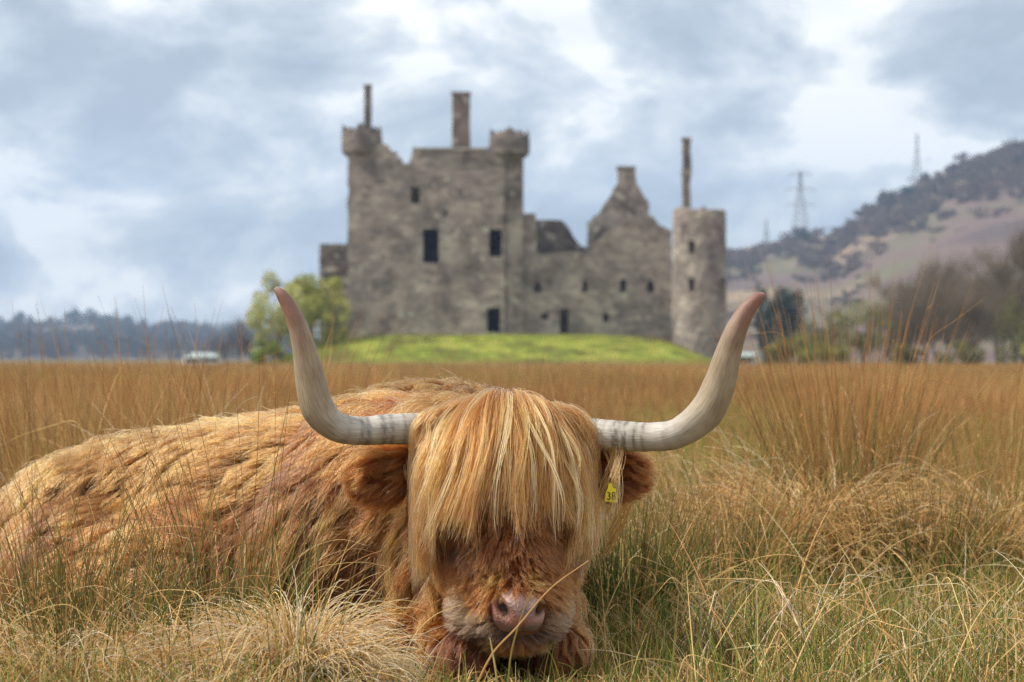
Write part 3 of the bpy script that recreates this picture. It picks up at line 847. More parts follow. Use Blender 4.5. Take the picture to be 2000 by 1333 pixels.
def sdf(p, want_region=False):
    d = np.full(len(p), 9.0); best = np.full(len(p), 9.0); reg = np.zeros(len(p), int)
    for pr in PRIMS:
        if pr[0] == 's':
            continue
        q = prim_d(pr, p)
        if want_region:
            u = q < best
            reg[u] = pr[1]; best = np.minimum(best, q)
        d = smin(d, q, 0.018 if pr[1] == 5 else KS)
    for pr in PRIMS:
        if pr[0] == 's':
            d = -smin(-d, prim_d(pr, p), 0.012 if pr[1] == 5 else .05)
    return (d, reg) if want_region else d
TET = np.array([[1, -1, -1], [-1, -1, 1], [-1, 1, -1], [1, 1, 1]], float)
def grad(p, e=0.004):
    g = sum(k * sdf(p + k * e)[:, None] for k in TET)
    return g / (np.linalg.norm(g, axis=1)[:, None] + 1e-9)
def hit(px, py):
    """first point of the cow's skin seen at photo pixels (arrays)"""
    px = np.atleast_1d(np.asarray(px, float)); py = np.broadcast_to(np.asarray(py, float), px.shape)
    d = np.stack([(px - 1000) / FPX, np.ones_like(px), (YH - py) / FPX], -1)
    d /= np.linalg.norm(d, axis=1)[:, None]
    o = np.array([0, 0, CH]); s = np.full(len(px), 5.3)
    for _ in range(60):
        s = s + np.clip(sdf(o + d * s[:, None]), -0.05, 0.15) * 0.8
        s = np.minimum(s, 8.5)
    return o + d * s[:, None]
def surface_nets(lo, hi, h):
    n = [int(math.ceil((b - a) / h)) + 1 for a, b in zip(lo, hi)]
    ax = [lo[i] + h * np.arange(n[i]) for i in range(3)]
    G = np.empty(n, np.float32)
    yy, zz = np.meshgrid(ax[1], ax[2], indexing='ij')
    step = 12
    for i in range(0, n[0], step):
        xs = ax[0][i:i + step]
        q = np.stack([np.repeat(xs, yy.size), np.tile(yy.ravel(), len(xs)), np.tile(zz.ravel(), len(xs))], -1)
        G[i:i + step] = sdf(q).reshape(len(xs), *yy.shape)
    s = G < 0
    c = np.zeros([k - 1 for k in n], np.int8)
    corners = [(a, b, d) for a in (0, 1) for b in (0, 1) for d in (0, 1)]
    def sh(A, a, b, d): return A[a:n[0] - 1 + a, b:n[1] - 1 + b, d:n[2] - 1 + d]
    for q in corners: c += sh(s, *q)
    m = (c > 0) & (c < 8)
    vid = np.full(c.shape, -1); vid[m] = np.arange(m.sum())
    I = np.argwhere(m)
    acc = np.zeros((len(I), 3)); cnt = np.zeros(len(I))
    for q in corners:
        for axn in range(3):
            if q[axn] == 0:
                r = list(q); r[axn] = 1
                f0 = G[I[:, 0] + q[0], I[:, 1] + q[1], I[:, 2] + q[2]]; f1 = G[I[:, 0] + r[0], I[:, 1] + r[1], I[:, 2] + r[2]]
                x = (f0 < 0) != (f1 < 0)
                tt = np.where(x, f0 / (f0 - f1 + 1e-12), 0)
                pt = np.tile(np.array(q, float), (len(I), 1)); pt[:, axn] += tt
                acc += pt * x[:, None]; cnt += x
    V = (I + acc / cnt[:, None]) * h + np.array(lo)
    F = []
    for axn in range(3):
        o1, o2 = (axn + 1) % 3, (axn + 2) % 3
        sl0 = [slice(None)] * 3; sl1 = [slice(None)] * 3
        sl0[axn] = slice(0, -1); sl1[axn] = slice(1, None)
        e = s[tuple(sl0)] != s[tuple(sl1)]
        E = np.argwhere(e)
        ok = (E[:, o1] > 0) & (E[:, o2] > 0) & (E[:, o1] < n[o1] - 1) & (E[:, o2] < n[o2] - 1)
        E = E[ok]
        def cell(d1, d2):
            q = E.copy(); q[:, o1] += d1; q[:, o2] += d2
            return vid[q[:, 0], q[:, 1], q[:, 2]]
        Q = np.stack([cell(-1, -1), cell(0, -1), cell(0, 0), cell(-1, 0)], -1)
        inside = s[E[:, 0], E[:, 1], E[:, 2]]
        Q[~inside] = Q[~inside][:, ::-1]
        F.append(Q)
    return V, np.concatenate(F)
BV, BF = surface_nets((-1.92, 5.72, -0.1), (.40, 7.95, .80), 0.0155)
for _ in range(2):
    BV = BV - grad(BV) * sdf(BV)[:, None] * 0.9
_x, _y = 1000 + BV[:, 0] / BV[:, 1] * FPX, YH - (BV[:, 2] - CH) / BV[:, 1] * FPX
_pad = np.clip(1.3 - ((_x - 1013) / 52) ** 2 - ((_y - 1194) / 42) ** 2, 0, 1) * (BV[:, 1] < 5.95)
BV = BV + np.array([0, .026, 0]) * _pad[:, None]      # room for the nose
BV[:, 2] = np.maximum(BV[:, 2], 0.004)            # it lies on the ground
cow = empty('highland_cow', (-0.6, 6.9, 0.0))
tag(cow, 'shaggy ginger Highland cow with wide upswept horns lying in the grass', 'cow')
body_me = quadmesh('body', BV, BF, True)
skin = noisy('hide', [(0.35, (0.10, 0.045, 0.018)), (0.65, (0.19, 0.085, 0.03))], scale=14, rough=0.9)
body = link('body', body_me, cow, skin)

# ---- sampling of roots on the hide
Tri = np.concatenate([BF[:, [0, 1, 2]], BF[:, [0, 2, 3]]])
Tc = BV[Tri].mean(1)
Tar = 0.5 * np.linalg.norm(np.cross(BV[Tri[:, 1]] - BV[Tri[:, 0]], BV[Tri[:, 2]] - BV[Tri[:, 0]]), axis=1)
_, Treg = sdf(Tc, True)
Tn = grad(Tc)
def pxof(p): return 1000 + p[:, 0] / p[:, 1] * FPX, YH - (p[:, 2] - CH) / p[:, 1] * FPX
tpx, tpy = pxof(Tc)
in_pad = (((tpx - 1013) / 49) ** 2 + ((tpy - 1190) / 32) ** 2 < 1) & (Tc[:, 1] < 6.0) & (Tn[:, 1] < 0.1)
in_pad |= (((tpx - 1018) / 40) ** 2 + ((tpy - 1222) / 16) ** 2 < 1) & (Tc[:, 1] < 6.0)
W = Tar * np.array([1.0, 1.1, 1.1, 2.4, 3.0, 2.2, 1.2])[Treg]
W[Tc[:, 2] < 0.02] = 0
W[in_pad] = 0
W *= np.where(Tn[:, 1] > 0.55, 0.45, 1.0)         # thinner on the side turned away
W /= W.sum()
def roots(n, pick):
    w_ = W * pick; w_ = w_ / w_.sum()
    i = rng.choice(len(W), n, p=w_)
    r1, r2 = np.sqrt(rng.random(n)), rng.random(n)
    a, b_, c = BV[Tri[i, 0]], BV[Tri[i, 1]], BV[Tri[i, 2]]
    return a * (1 - r1)[:, None] + b_ * (r1 * (1 - r2))[:, None] + c * (r1 * r2)[:, None], Treg[i]
nA = [SNoise(7.0, 40 + i) for i in range(3)]
nB = [SNoise(24.0, 50 + i) for i in range(3)]
nT = SNoise(5.0, 60); nT2 = SNoise(16.0, 61)
def vnoise(f, p): return np.stack([g(p) for g in f], -1)
BAX = np.array([-.87, .43, -.12])                 # along the back towards the rump
def flow(p, reg):
    """grooming direction of the coat"""
    D = np.zeros_like(p)
    x = p[:, 0]; px, py = pxof(p)
    b0 = reg <= 1
    dn = 0.35 + 0.75 * sstep(.62, .2, p[:, 2])
    D[b0] = BAX * 0.95 + np.stack([np.zeros(b0.sum()), -0.25 * np.ones(b0.sum()), -dn[b0]], -1)
    hp = reg == 1
    D[hp] = np.array([-.55, -.25, -.5])
    nk = reg == 2
    D[nk] = np.array([-.55, -.1, -.8])
    hd = reg == 3
    sx_ = (px - 1000) / 150
    D[hd] = np.stack([1.1 * sx_[hd], -0.15 * np.ones(hd.sum()), -1.0 * np.ones(hd.sum())], -1)
    mz = reg == 4
    D[mz] = np.stack([1.6 * (px[mz] - 1010) / 70, 0.35 * np.ones(mz.sum()), -0.5 * np.ones(mz.sum())], -1)
    er = reg == 5
    sg = np.sign(x[er])
    D[er] = np.stack([sg * 1.0, -0.25 * np.ones(er.sum()), -0.35 - 4 * (P(0, 915, 6.16)[2] - p[er][:, 2])], -1)
    lg = reg == 6
    D[lg] = np.array([-.1, -.35, -.9])
    return D / (np.linalg.norm(D, axis=1)[:, None] + 1e-9)
def march(r0, reg, L, K, lift, wave, pmin=0.004, pmax=0.03):
    p = r0.copy(); out_ = [p.copy()]
    rn = rng.normal(0, 1, p.shape)
    h = (L / (K - 1))[:, None]
    for k in range(K - 1):
        n_ = grad(p)
        d = flow(p, reg) + wave * (0.9 * vnoise(nA, p) + 0.55 * vnoise(nB, p + rn * 0.03)) + rn * 0.10
        d = d - n_ * (d * n_).sum(1)[:, None]
        d = d / (np.linalg.norm(d, axis=1)[:, None] + 1e-9)
        s = k / (K - 1)
        d = d + n_ * (lift * (1 - s) ** 1.5)[:, None] + np.array([0, 0, -0.28 * s])
        d /= np.linalg.norm(d, axis=1)[:, None]
        p = p + d * h
        f = sdf(p)
        lim = pmin + (pmax - pmin) * s
        push = np.clip(lim - f, 0, 0.05)
        p = p + n_ * push[:, None]
        p[:, 2] = np.maximum(p[:, 2], 0.006)
        out_.append(p.copy())
    return np.stack(out_, 1)
LEN = np.array([.135, .115, .15, .066, .026, .060, .06])
LIFT = np.array([.58, .7, .6, .42, .35, .6, .4])
KP = 8
def coat_colour(p, reg, jit):
    """hide colours: bleached back, ginger flanks, shade of hip and shoulder hollows painted dark red, grey muzzle"""
    n_ = len(p); px, py = pxof(p)
    blond = np.array([.43, .205, .050]); ging = np.array([.225, .068, .0125]); red = np.array([.085, .023, .006]); dark = np.array([.07, .028, .012])
    v = nT(p) * .5 + nT2(p) * .35 + jit * .7
    c = np.where(v[:, None] > 0, lerp(ging, blond, np.clip(v, 0, 1)[:, None]), lerp(ging, red, np.clip(-v, 0, 1)[:, None]))
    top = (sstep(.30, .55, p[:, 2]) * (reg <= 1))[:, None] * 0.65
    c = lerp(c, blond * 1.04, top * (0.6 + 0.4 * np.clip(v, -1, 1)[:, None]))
    hip = np.exp(-((px - 140) / 85) ** 2 - ((py - 985 - (140 - px) * .9) / 70) ** 2) * (reg == 0)  # reddish coat patch, with the shade of the hip hollow painted in
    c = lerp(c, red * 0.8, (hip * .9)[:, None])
    sh = np.exp(-((px - 590) / 95) ** 2 - ((py - 945 + (px - 590) * .35) / 50) ** 2) * (reg != 3) + .8 * np.exp(-((px - 640) / 60) ** 2 - ((py - 1100) / 70) ** 2) * (reg != 3)  # shadow where clumps part at the shoulder, painted into the coat colour
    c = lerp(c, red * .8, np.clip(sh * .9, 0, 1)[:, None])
    fc = (reg == 3)
    c[fc] = lerp(lerp(ging, red, .75), lerp(ging, blond, .1), np.clip(.5 + .9 * v[fc], 0, 1)[:, None])
    ck = fc & (np.abs(px - 990) > 90)
    c[ck] = lerp(c[ck], ging * 1.05, .4)
    for ex, ey in ((905, 1058), (1118, 1052)):
        w = np.exp(-((px - ex) / 32) ** 2 - ((py - ey) / 24) ** 2) * fc
        c = lerp(c, dark * .45, np.clip(w * 1.1, 0, 1)[:, None])
    for ex, ey in ((975, 1123), (1035, 1125)):      # two pale tufts above the nose
        w = np.exp(-((px - ex) / 14) ** 2 - ((py - ey) / 18) ** 2) * fc
        c = lerp(c, np.array([.42, .19, .04]), (w * .7)[:, None])
    mz = reg == 4
    g1 = np.array([.25, .155, .088]); g2 = np.array([.085, .045, .026])
    c[mz] = lerp(g2, g1, np.clip(.55 + 1.1 * v[mz], 0, 1)[:, None])
    L_ = 0
    chn = mz & (py > 1236)
    c[chn] = lerp(np.array([.09, .04, .016]), np.array([.26, .17, .04]), np.clip(.5 + v[chn], 0, 1)[:, None])
    lip = mz & (np.abs(py - 1236 - ((px - 1010) / 90) ** 2 * 10) < 9) & (np.abs(px - 1010) < 75)
    c[lip] = np.array([.05, .03, .022])
    wh = mz & (py < 1226) & (px < 965)
    c[wh] = lerp(c[wh], np.array([.30, .20, .125]), .25)
    er = reg == 5
    c[er] = lerp(ging * np.array([1.1, 1.0, .8]), red, np.clip(.35 - v[er], 0, 1)[:, None])
    lg = reg == 6
    c[lg] = lerp(red, ging, np.clip(.6 + v[lg], 0, 1)[:, None])
    return np.clip(c, .01, .9)
def grow(nguide, nchild, name, mat, pick, rad=.00075, clump=.82, nsup=0, sup=.6, gjit=.8):
    gp, gr = roots(nguide, pick)
    wv = np.array([.72, 1.1, .9, .35, .2, .35, .35])[gr][:, None]
    L = LEN[gr] * rng.uniform(.6, 1.35, len(gp)) * (1 + .25 * nT(gp))
    px, py = pxof(gp)
    L = np.where((gr == 3) & (py > 1080), L * .62, L)
    L = np.where((gr == 3) & (np.abs(px - 990) > 105), L * 1.25, L)
    G = march(gp, gr, L, KP, LIFT[gr] * rng.uniform(.5, 1.5, len(gp)), wv)
    if nsup:            # gather the guides into larger locks
        sk = kdtree.KDTree(nsup)
        for i in range(nsup): sk.insert(gp[i], i)
        sk.balance()
        si = np.array([sk.find(q)[1] for q in gp])
        ss = np.linspace(0, 1, KP)[None, :, None]
        G = G + ((G[si] - G[si][:, :1]) - (G - G[:, :1])) * .6 * ss - (gp - gp[si])[:, None, :] * sup * ss ** 1.1
    kd = kdtree.KDTree(len(gp))
    for i, q in enumerate(gp): kd.insert(q, i)
    kd.balance()
    cp, crg = roots(nchild, pick)
    gi = np.array([kd.find(q)[1] for q in cp])
    s = np.linspace(0, 1, KP)[None, :, None]
    g = G[gi]
    off = (cp - gp[gi])[:, None, :]
    same = (crg == gr[gi])
    cl = (clump * rng.uniform(.55, 1.1, len(cp)))[:, None, None] * s ** 0.9
    Lf = rng.uniform(.72, 1.12, len(cp))[:, None, None]
    pts = cp[:, None, :] + (g - g[:, :1]) * Lf - off * np.clip(cl, 0, .97)
    ph = rng.uniform(0, 6.28, (len(cp), 1, 3))
    pts += np.sin(s * rng.uniform(4, 9, (len(cp), 1, 1)) + ph) * s * .0075 * np.linalg.norm(g[:, -1] - g[:, 0], axis=1)[:, None, None] / .12
    stray = rng.random(len(cp)) < .05
    pts[stray] += (rng.normal(0, .012, (stray.sum(), 1, 3)) + np.array([0, -.006, .006])) * s ** 1.3
    pts[..., 2] = np.maximum(pts[..., 2], .004)
    cj = rng.normal(0, .5, len(gp))
    if nsup: cj = cj * .6 + rng.normal(0, .8, nsup)[si]
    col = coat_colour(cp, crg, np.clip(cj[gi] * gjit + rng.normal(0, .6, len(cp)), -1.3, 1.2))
    tip = lerp(0.5, 1.22, s)  # roots darkened in colour for shade within the coat, tips bleached
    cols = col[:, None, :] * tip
    rr = rad * np.array([1.15, 1.1, 1.1, .8, .6, .75, .9])[crg][:, None] * (1 - .68 * s[..., 0] ** 1.6)
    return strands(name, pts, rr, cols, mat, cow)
fur = hairmat('cow_hair')
headreg = np.isin(Treg, (3, 4, 5))
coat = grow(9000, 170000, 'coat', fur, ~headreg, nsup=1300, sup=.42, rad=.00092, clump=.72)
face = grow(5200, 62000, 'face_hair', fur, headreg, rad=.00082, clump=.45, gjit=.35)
tag(face, 'short red-brown hair of the face and ears', kind='stuff')
tag(coat, 'long wavy ginger and straw coloured coat', kind='stuff')

# ---- forelock: long locks from the poll over the face
def lockset(r0, v0, L, K, pm, seed, drop=.26, swing=.5, xl=(.18, .222)):
    r = np.random.default_rng(seed)
    p = r0.copy(); v = v0.copy(); out_ = [p.copy()]
    xlim = r.uniform(*xl, len(p))
    h = (L / (K - 1))[:, None]
    ph = r.uniform(0, 6.28, (len(p), 1)); am = r.uniform(.3, 1, (len(p), 1)) * swing
    for k in range(K - 1):
        s = k / (K - 1)
        wig = np.concatenate([np.sin(ph + s * 7.5), .3 * np.cos(ph * 1.3 + s * 6), np.zeros_like(ph)], 1) * am * (.25 + .6 * s)
        v = v * (1 - drop) + np.array([0, 0, -1.0]) * drop + wig * .22 + .10 * vnoise(nA, p)
        v /= np.linalg.norm(v, axis=1)[:, None]
        q = p + v * h
        n_ = grad(q); f = sdf(q)
        q[:, 0] -= np.sign(q[:, 0] + .021) * np.clip(np.abs(q[:, 0] + .021) - xlim, 0, .012)
        push = np.clip(pm * min(1, .35 + 1.5 * s) - f, 0, .04)
        q = q + n_ * push[:, None]
        v = (q - p) / (np.linalg.norm(q - p, axis=1)[:, None] + 1e-9)
        p = q; out_.append(p.copy())
    return np.stack(out_, 1)
def trim(G, ypx):
    """cut each lock where it would hang below its photo row"""
    n, K, _ = G.shape
    yy = YH - (G[..., 2] - CH) / G[..., 1] * FPX
    below = yy > ypx[:, None]
    k = np.where(below.any(1), below.argmax(1), K - 1).astype(float)
    tpos = np.linspace(0, 1, K)[None] * np.maximum(k, 4)[:, None]
    i0 = np.clip(tpos.astype(int), 0, K - 2); fr = (tpos - i0)[..., None]
    rows = np.arange(n)[:, None]
    return G[rows, i0] * (1 - fr) + G[rows, i0 + 1] * fr
def top_of(x, y):
    z = np.full(len(x), .85)
    for _ in range(40):
        z = z - np.clip(sdf(np.stack([x, y, z], -1)), -.02, .1) * .8
    return np.stack([x, y, z], -1)
def spread(G, per, width, rad, colA, colB, mat, name, clump=.75, tipw=.5, seed=0, bright=None):
    r = np.random.default_rng(seed)
    n, K, _ = G.shape
    gi = np.repeat(np.arange(n), per)
    s = np.linspace(0, 1, K)[None, :, None]
    o = r.normal(0, 1, (len(gi), 3)); o /= np.linalg.norm(o, axis=1)[:, None]
    o *= (width * np.sqrt(r.random(len(gi))))[:, None]
    prof = (1 - clump * r.uniform(.5, 1.25, (len(gi), 1, 1)) * s ** .8) + tipw * s ** 3 * .3
    pts = G[gi] + o[:, None, :] * prof
    Ls = r.uniform(.86, 1.0, len(gi))
    # shorten some strands along their own path
    tpos = s[0, :, 0][None, :] * Ls[:, None] * (K - 1)
    i0 = np.clip(tpos.astype(int), 0, K - 2); fr = (tpos - i0)[..., None]
    rows = np.arange(len(gi))[:, None]
    pts = pts[rows, i0] * (1 - fr) + pts[rows, i0 + 1] * fr
    ph = r.uniform(0, 6.28, (len(gi), 1, 3))
    pts = pts + np.sin(s * r.uniform(5, 11, (len(gi), 1, 1)) + ph) * s * .0050
    m = np.clip((bright[gi] if bright is not None else r.random(len(gi))) + r.normal(0, .36, len(gi)), 0, 1.1)
    c = lerp(np.array(colA), np.array(colB), np.clip(m[:, None, None] * (.55 + .75 * s), 0, 1.1))
    c = c * lerp(.9, 1.12, s)
    return strands(name, pts, rad * (1 - .6 * s[..., 0] ** 2), c, mat, cow)
frng = np.random.default_rng(5)
ng = 820
u = np.sort(frng.uniform(-1, 1, ng))
gxp = 984 + u * 142 + frng.normal(0, 4, ng)
gyY = 6.17 + frng.uniform(-.03, .14, ng) - .02 * np.abs(u)
r0 = top_of((gxp - 1000) / FPX * gyY, gyY)
layer = frng.random(ng)
v0 = np.stack([u * .50 + frng.normal(0, .16, ng), -.85 * np.ones(ng), .12 + frng.normal(0, .1, ng)], -1)
v0 /= np.linalg.norm(v0, axis=1)[:, None]
Lk = (.46 + .03 * np.sin(u * 9 + 1.5) - .13 * np.abs(u) ** 4 + frng.normal(0, .05, ng)) + (gyY - 6.17) * .9
FG = lockset(r0, v0, Lk, 14, .012 + .040 * layer, 3, drop=.22, swing=.95)
FG = trim(FG, 1043 + 22 * np.sin(u * 7 + .6) + frng.normal(0, 26, ng) + 20 * np.abs(u) ** 2)
brt = np.clip(-.02 + .36 * layer + frng.normal(0, .25, ng), 0, 1)
spread(FG, 36, .024, .00082, (.195, .050, .0085), (.45, .205, .047), fur, 'forelock', clump=.42, tipw=.6, seed=8, bright=brt)
# loose fair wisps over the fringe
wi = frng.choice(ng, 90, replace=False)
WG = lockset(FG[wi, 0], v0[wi], Lk[wi] * frng.uniform(.95, 1.15, 90), 14, .045 + .02 * frng.random(90), 23, drop=.22, swing=1.3)
WG = trim(WG, frng.uniform(1000, 1092, 90))
spread(WG, 9, .010, .00095, (.32, .125, .027), (.56, .31, .095), fur, 'wisps', clump=.6, tipw=.8, seed=28, bright=np.clip(frng.normal(.7, .25, 90), 0, 1))
# locks that fall over the horn bases
nl_ = 170
sg_ = np.where(np.arange(nl_) % 2 == 0, -1, 1)
bx0 = np.where(sg_ < 0, frng.uniform(846, 925, nl_), frng.uniform(1045, 1118, nl_))
by0 = 792 + ((bx0 - 984) / 140) ** 2 * 18 + frng.normal(0, 4, nl_)
bY = frng.uniform(6.055, 6.11, nl_)
r0 = np.stack([(bx0 - 1000) / FPX * bY, bY, CH + (YH - by0) / FPX * bY], -1)
v0 = np.stack([np.where(sg_ < 0, -1, .9) * frng.uniform(.6, 1.1, nl_), -.40 * np.ones(nl_), .05 + frng.normal(0, .1, nl_)], -1); v0 /= np.linalg.norm(v0, axis=1)[:, None]
HG = lockset(r0, v0, frng.uniform(.16, .32, nl_), 14, .02 + .03 * frng.random(nl_), 12, drop=.30, swing=.6, xl=(.205, .235))
HG = trim(HG, frng.uniform(930, 1050, nl_))
spread(HG, 32, .020, .00082, (.18, .050, .010), (.42, .205, .058), fur, 'side_locks', clump=.45, tipw=.6, seed=18, bright=np.clip(frng.normal(.45, .25, nl_), 0, 1))
# side curtains beside the cheeks
ns = 13
sd = np.where(np.arange(ns) < 11, -1, 1)
cxp = np.where(sd < 0, frng.uniform(800, 836, ns), frng.uniform(1122, 1152, ns))
cyp = frng.uniform(850, 975, ns)
cY = 6.10 + frng.uniform(-.02, .06, ns)
r0 = np.stack([(cxp - 1000) / FPX * cY, cY, CH + (YH - cyp) / FPX * cY], -1)
for _ in range(4): r0 -= grad(r0) * (sdf(r0) - .01)[:, None]
v0 = np.stack([np.where(sd < 0, -.3, .05) + frng.normal(0, .1, ns), -.35 * np.ones(ns), -.6 * np.ones(ns)], -1); v0 /= np.linalg.norm(v0, axis=1)[:, None]
CG = lockset(r0, v0, np.where(sd < 0, frng.uniform(.14, .33, ns), frng.uniform(.1, .16, ns)), 12, .02 + .025 * frng.random(ns), 4, drop=.35, swing=.3, xl=(.21, .24))
CG = trim(CG, np.where(sd < 0, frng.uniform(1060, 1205, ns), frng.uniform(1010, 1095, ns)))
spread(CG, 34, .016, .0007, (.26, .11, .03), (.42, .25, .095), fur, 'cheek_hair', clump=.7, seed=9)

# ---- horns
def horn(name, pts, wid, Ys, parent, flip):
    n = 150
    C = catmull(np.array([P(x, y, Y) for (x, y), Y in zip(pts, Ys)]), n)
    w = np.interp(np.linspace(0, len(pts) - 1, n), np.arange(len(pts)), wid) / 2 / FPX * np.interp(np.linspace(0, len(pts) - 1, n), np.arange(len(pts)), Ys)
    seg = 28
    V, F = tube(C, w, seg, True)
    V = np.array(V)
    hr = np.random.default_rng(3 + flip)
    tpar = np.repeat(np.linspace(0, 1, n), seg)
    ang = np.tile(np.arange(seg) / seg * 6.283, n)
    # growth rings near the base, slight unevenness
    Cc = np.repeat(C, seg, axis=0)
    ring = np.interp(tpar * 160, np.arange(161), hr.normal(0, 1, 161))
    V = Cc + (V - Cc) * (1 + (.016 * ring * (tpar < .42) * (1 - tpar) + .012 * np.sin(ang * 2 + tpar * 9))[:, None])
    base = np.array([.41, .37, .31]); mid = np.array([.36, .285, .19]); tipc = np.array([.27, .135, .105]); pale = np.array([.60, .57, .52])
    k1 = sstep(.30, .52, tpar)[:, None]; k2 = sstep(.60, .86, tpar + .03 * np.sin(ang * 3))[:, None]
    c = lerp(lerp(lerp(base, pale, .35), mid, k1), tipc, k2)
    c = lerp(c, np.array([.42, .29, .25]), (sstep(.93, 1, tpar) * .6)[:, None])
    ridx = np.interp(tpar * 70, np.arange(71), hr.random(71))
    sp = np.interp(np.mod(ang * 3 + ridx * 8, 6.283), np.linspace(0, 6.283, 9), hr.random(9))
    dk = np.clip((ridx - .45) * 3, 0, 1) * (tpar < .40) * sstep(.42, .2, tpar) * np.clip(sp * 1.6, 0, 1)
    c = c * (1 - .6 * dk)[:, None]
    me = pymesh(name, V, F, True)
    set_tint(me, np.clip(c, 0, 1))
    # long axis coordinate for streaks
    a = me.attributes.new('along', 'FLOAT_VECTOR', 'POINT')
    a.data.foreach_set('vector', np.stack([np.cos(ang), np.sin(ang), tpar * 14], -1).astype(np.float32).ravel())
    return link(name, me, parent, horn_mat)
horn_mat, t, b = newmat('horn_keratin')
a1 = mk(t, 'ShaderNodeAttribute'); a1.attribute_name = 'tint'
a2 = mk(t, 'ShaderNodeAttribute'); a2.attribute_name = 'along'
mpn = mk(t, 'ShaderNodeMapping'); mpn.inputs['Scale'].default_value = (7, 7, .9)
t.links.new(a2.outputs['Vector'], mpn.inputs[0])
nn = mk(t, 'ShaderNodeTexNoise'); nn.inputs['Scale'].default_value = 1.6; nn.inputs['Detail'].default_value = 7
t.links.new(mpn.outputs[0], nn.inputs['Vector'])
rr_ = mk(t, 'ShaderNodeValToRGB'); ramp(rr_, [(.3, (.62, .60, .58)), (.5, (.95, .95, .95)), (.7, (1.15, 1.14, 1.12))])
t.links.new(nn.outputs['Fac'], rr_.inputs[0])
mxh = mk(t, 'ShaderNodeMix', data_type='RGBA', blend_type='MULTIPLY'); mxh.inputs[0].default_value = .8
t.links.new(a1.outputs['Color'], mxh.inputs[6]); t.links.new(rr_.outputs[0], mxh.inputs[7])
tcn = mk(t, 'ShaderNodeTexCoord'); nb_ = mk(t, 'ShaderNodeTexNoise'); nb_.inputs['Scale'].default_value = 16; nb_.inputs['Detail'].default_value = 5
t.links.new(tcn.outputs['Object'], nb_.inputs['Vector'])
rb_ = mk(t, 'ShaderNodeValToRGB'); ramp(rb_, [(.36, (.72, .66, .60)), (.55, (1, 1, 1))])
t.links.new(nb_.outputs['Fac'], rb_.inputs[0])
mxh2 = mk(t, 'ShaderNodeMix', data_type='RGBA', blend_type='MULTIPLY'); mxh2.inputs[0].default_value = .7
t.links.new(mxh.outputs[2], mxh2.inputs[6]); t.links.new(rb_.outputs[0], mxh2.inputs[7])
t.links.new(mxh2.outputs[2], b.inputs['Base Color'])
b.inputs['Roughness'].default_value = .52; b.inputs['Specular IOR Level'].default_value = .4
bpn = mk(t, 'ShaderNodeBump'); bpn.inputs['Strength'].default_value = .35; bpn.inputs['Distance'].default_value = .003
t.links.new(nn.outputs['Fac'], bpn.inputs['Height']); t.links.new(bpn.outputs[0], b.inputs['Normal'])
horn('horn', [(850, 836), (805, 838), (755, 839), (705, 842), (655, 833), (621, 798), (607, 745), (597, 695), (584, 645), (566, 602), (549, 575), (537, 563)],
     [62, 62, 60, 56, 58, 66, 60, 49, 39.5, 31, 22, 9], [6.14, 6.12, 6.1, 6.08, 6.05, 6.03, 6.02, 6.01, 6.0, 6.0, 6.0, 6.0], cow, 0)
horn('horn', [(1120, 846), (1165, 849), (1215, 852), (1270, 854), (1325, 846), (1378, 806), (1405, 750), (1421, 695), (1438, 645), (1460, 605), (1480, 583), (1494, 576)],
     [62, 62, 60, 57, 58, 68, 62, 52, 43, 34, 24, 9], [6.14, 6.12, 6.1, 6.08, 6.05, 6.03, 6.02, 6.01, 6.0, 6.0, 6.0, 6.0], cow, 1)

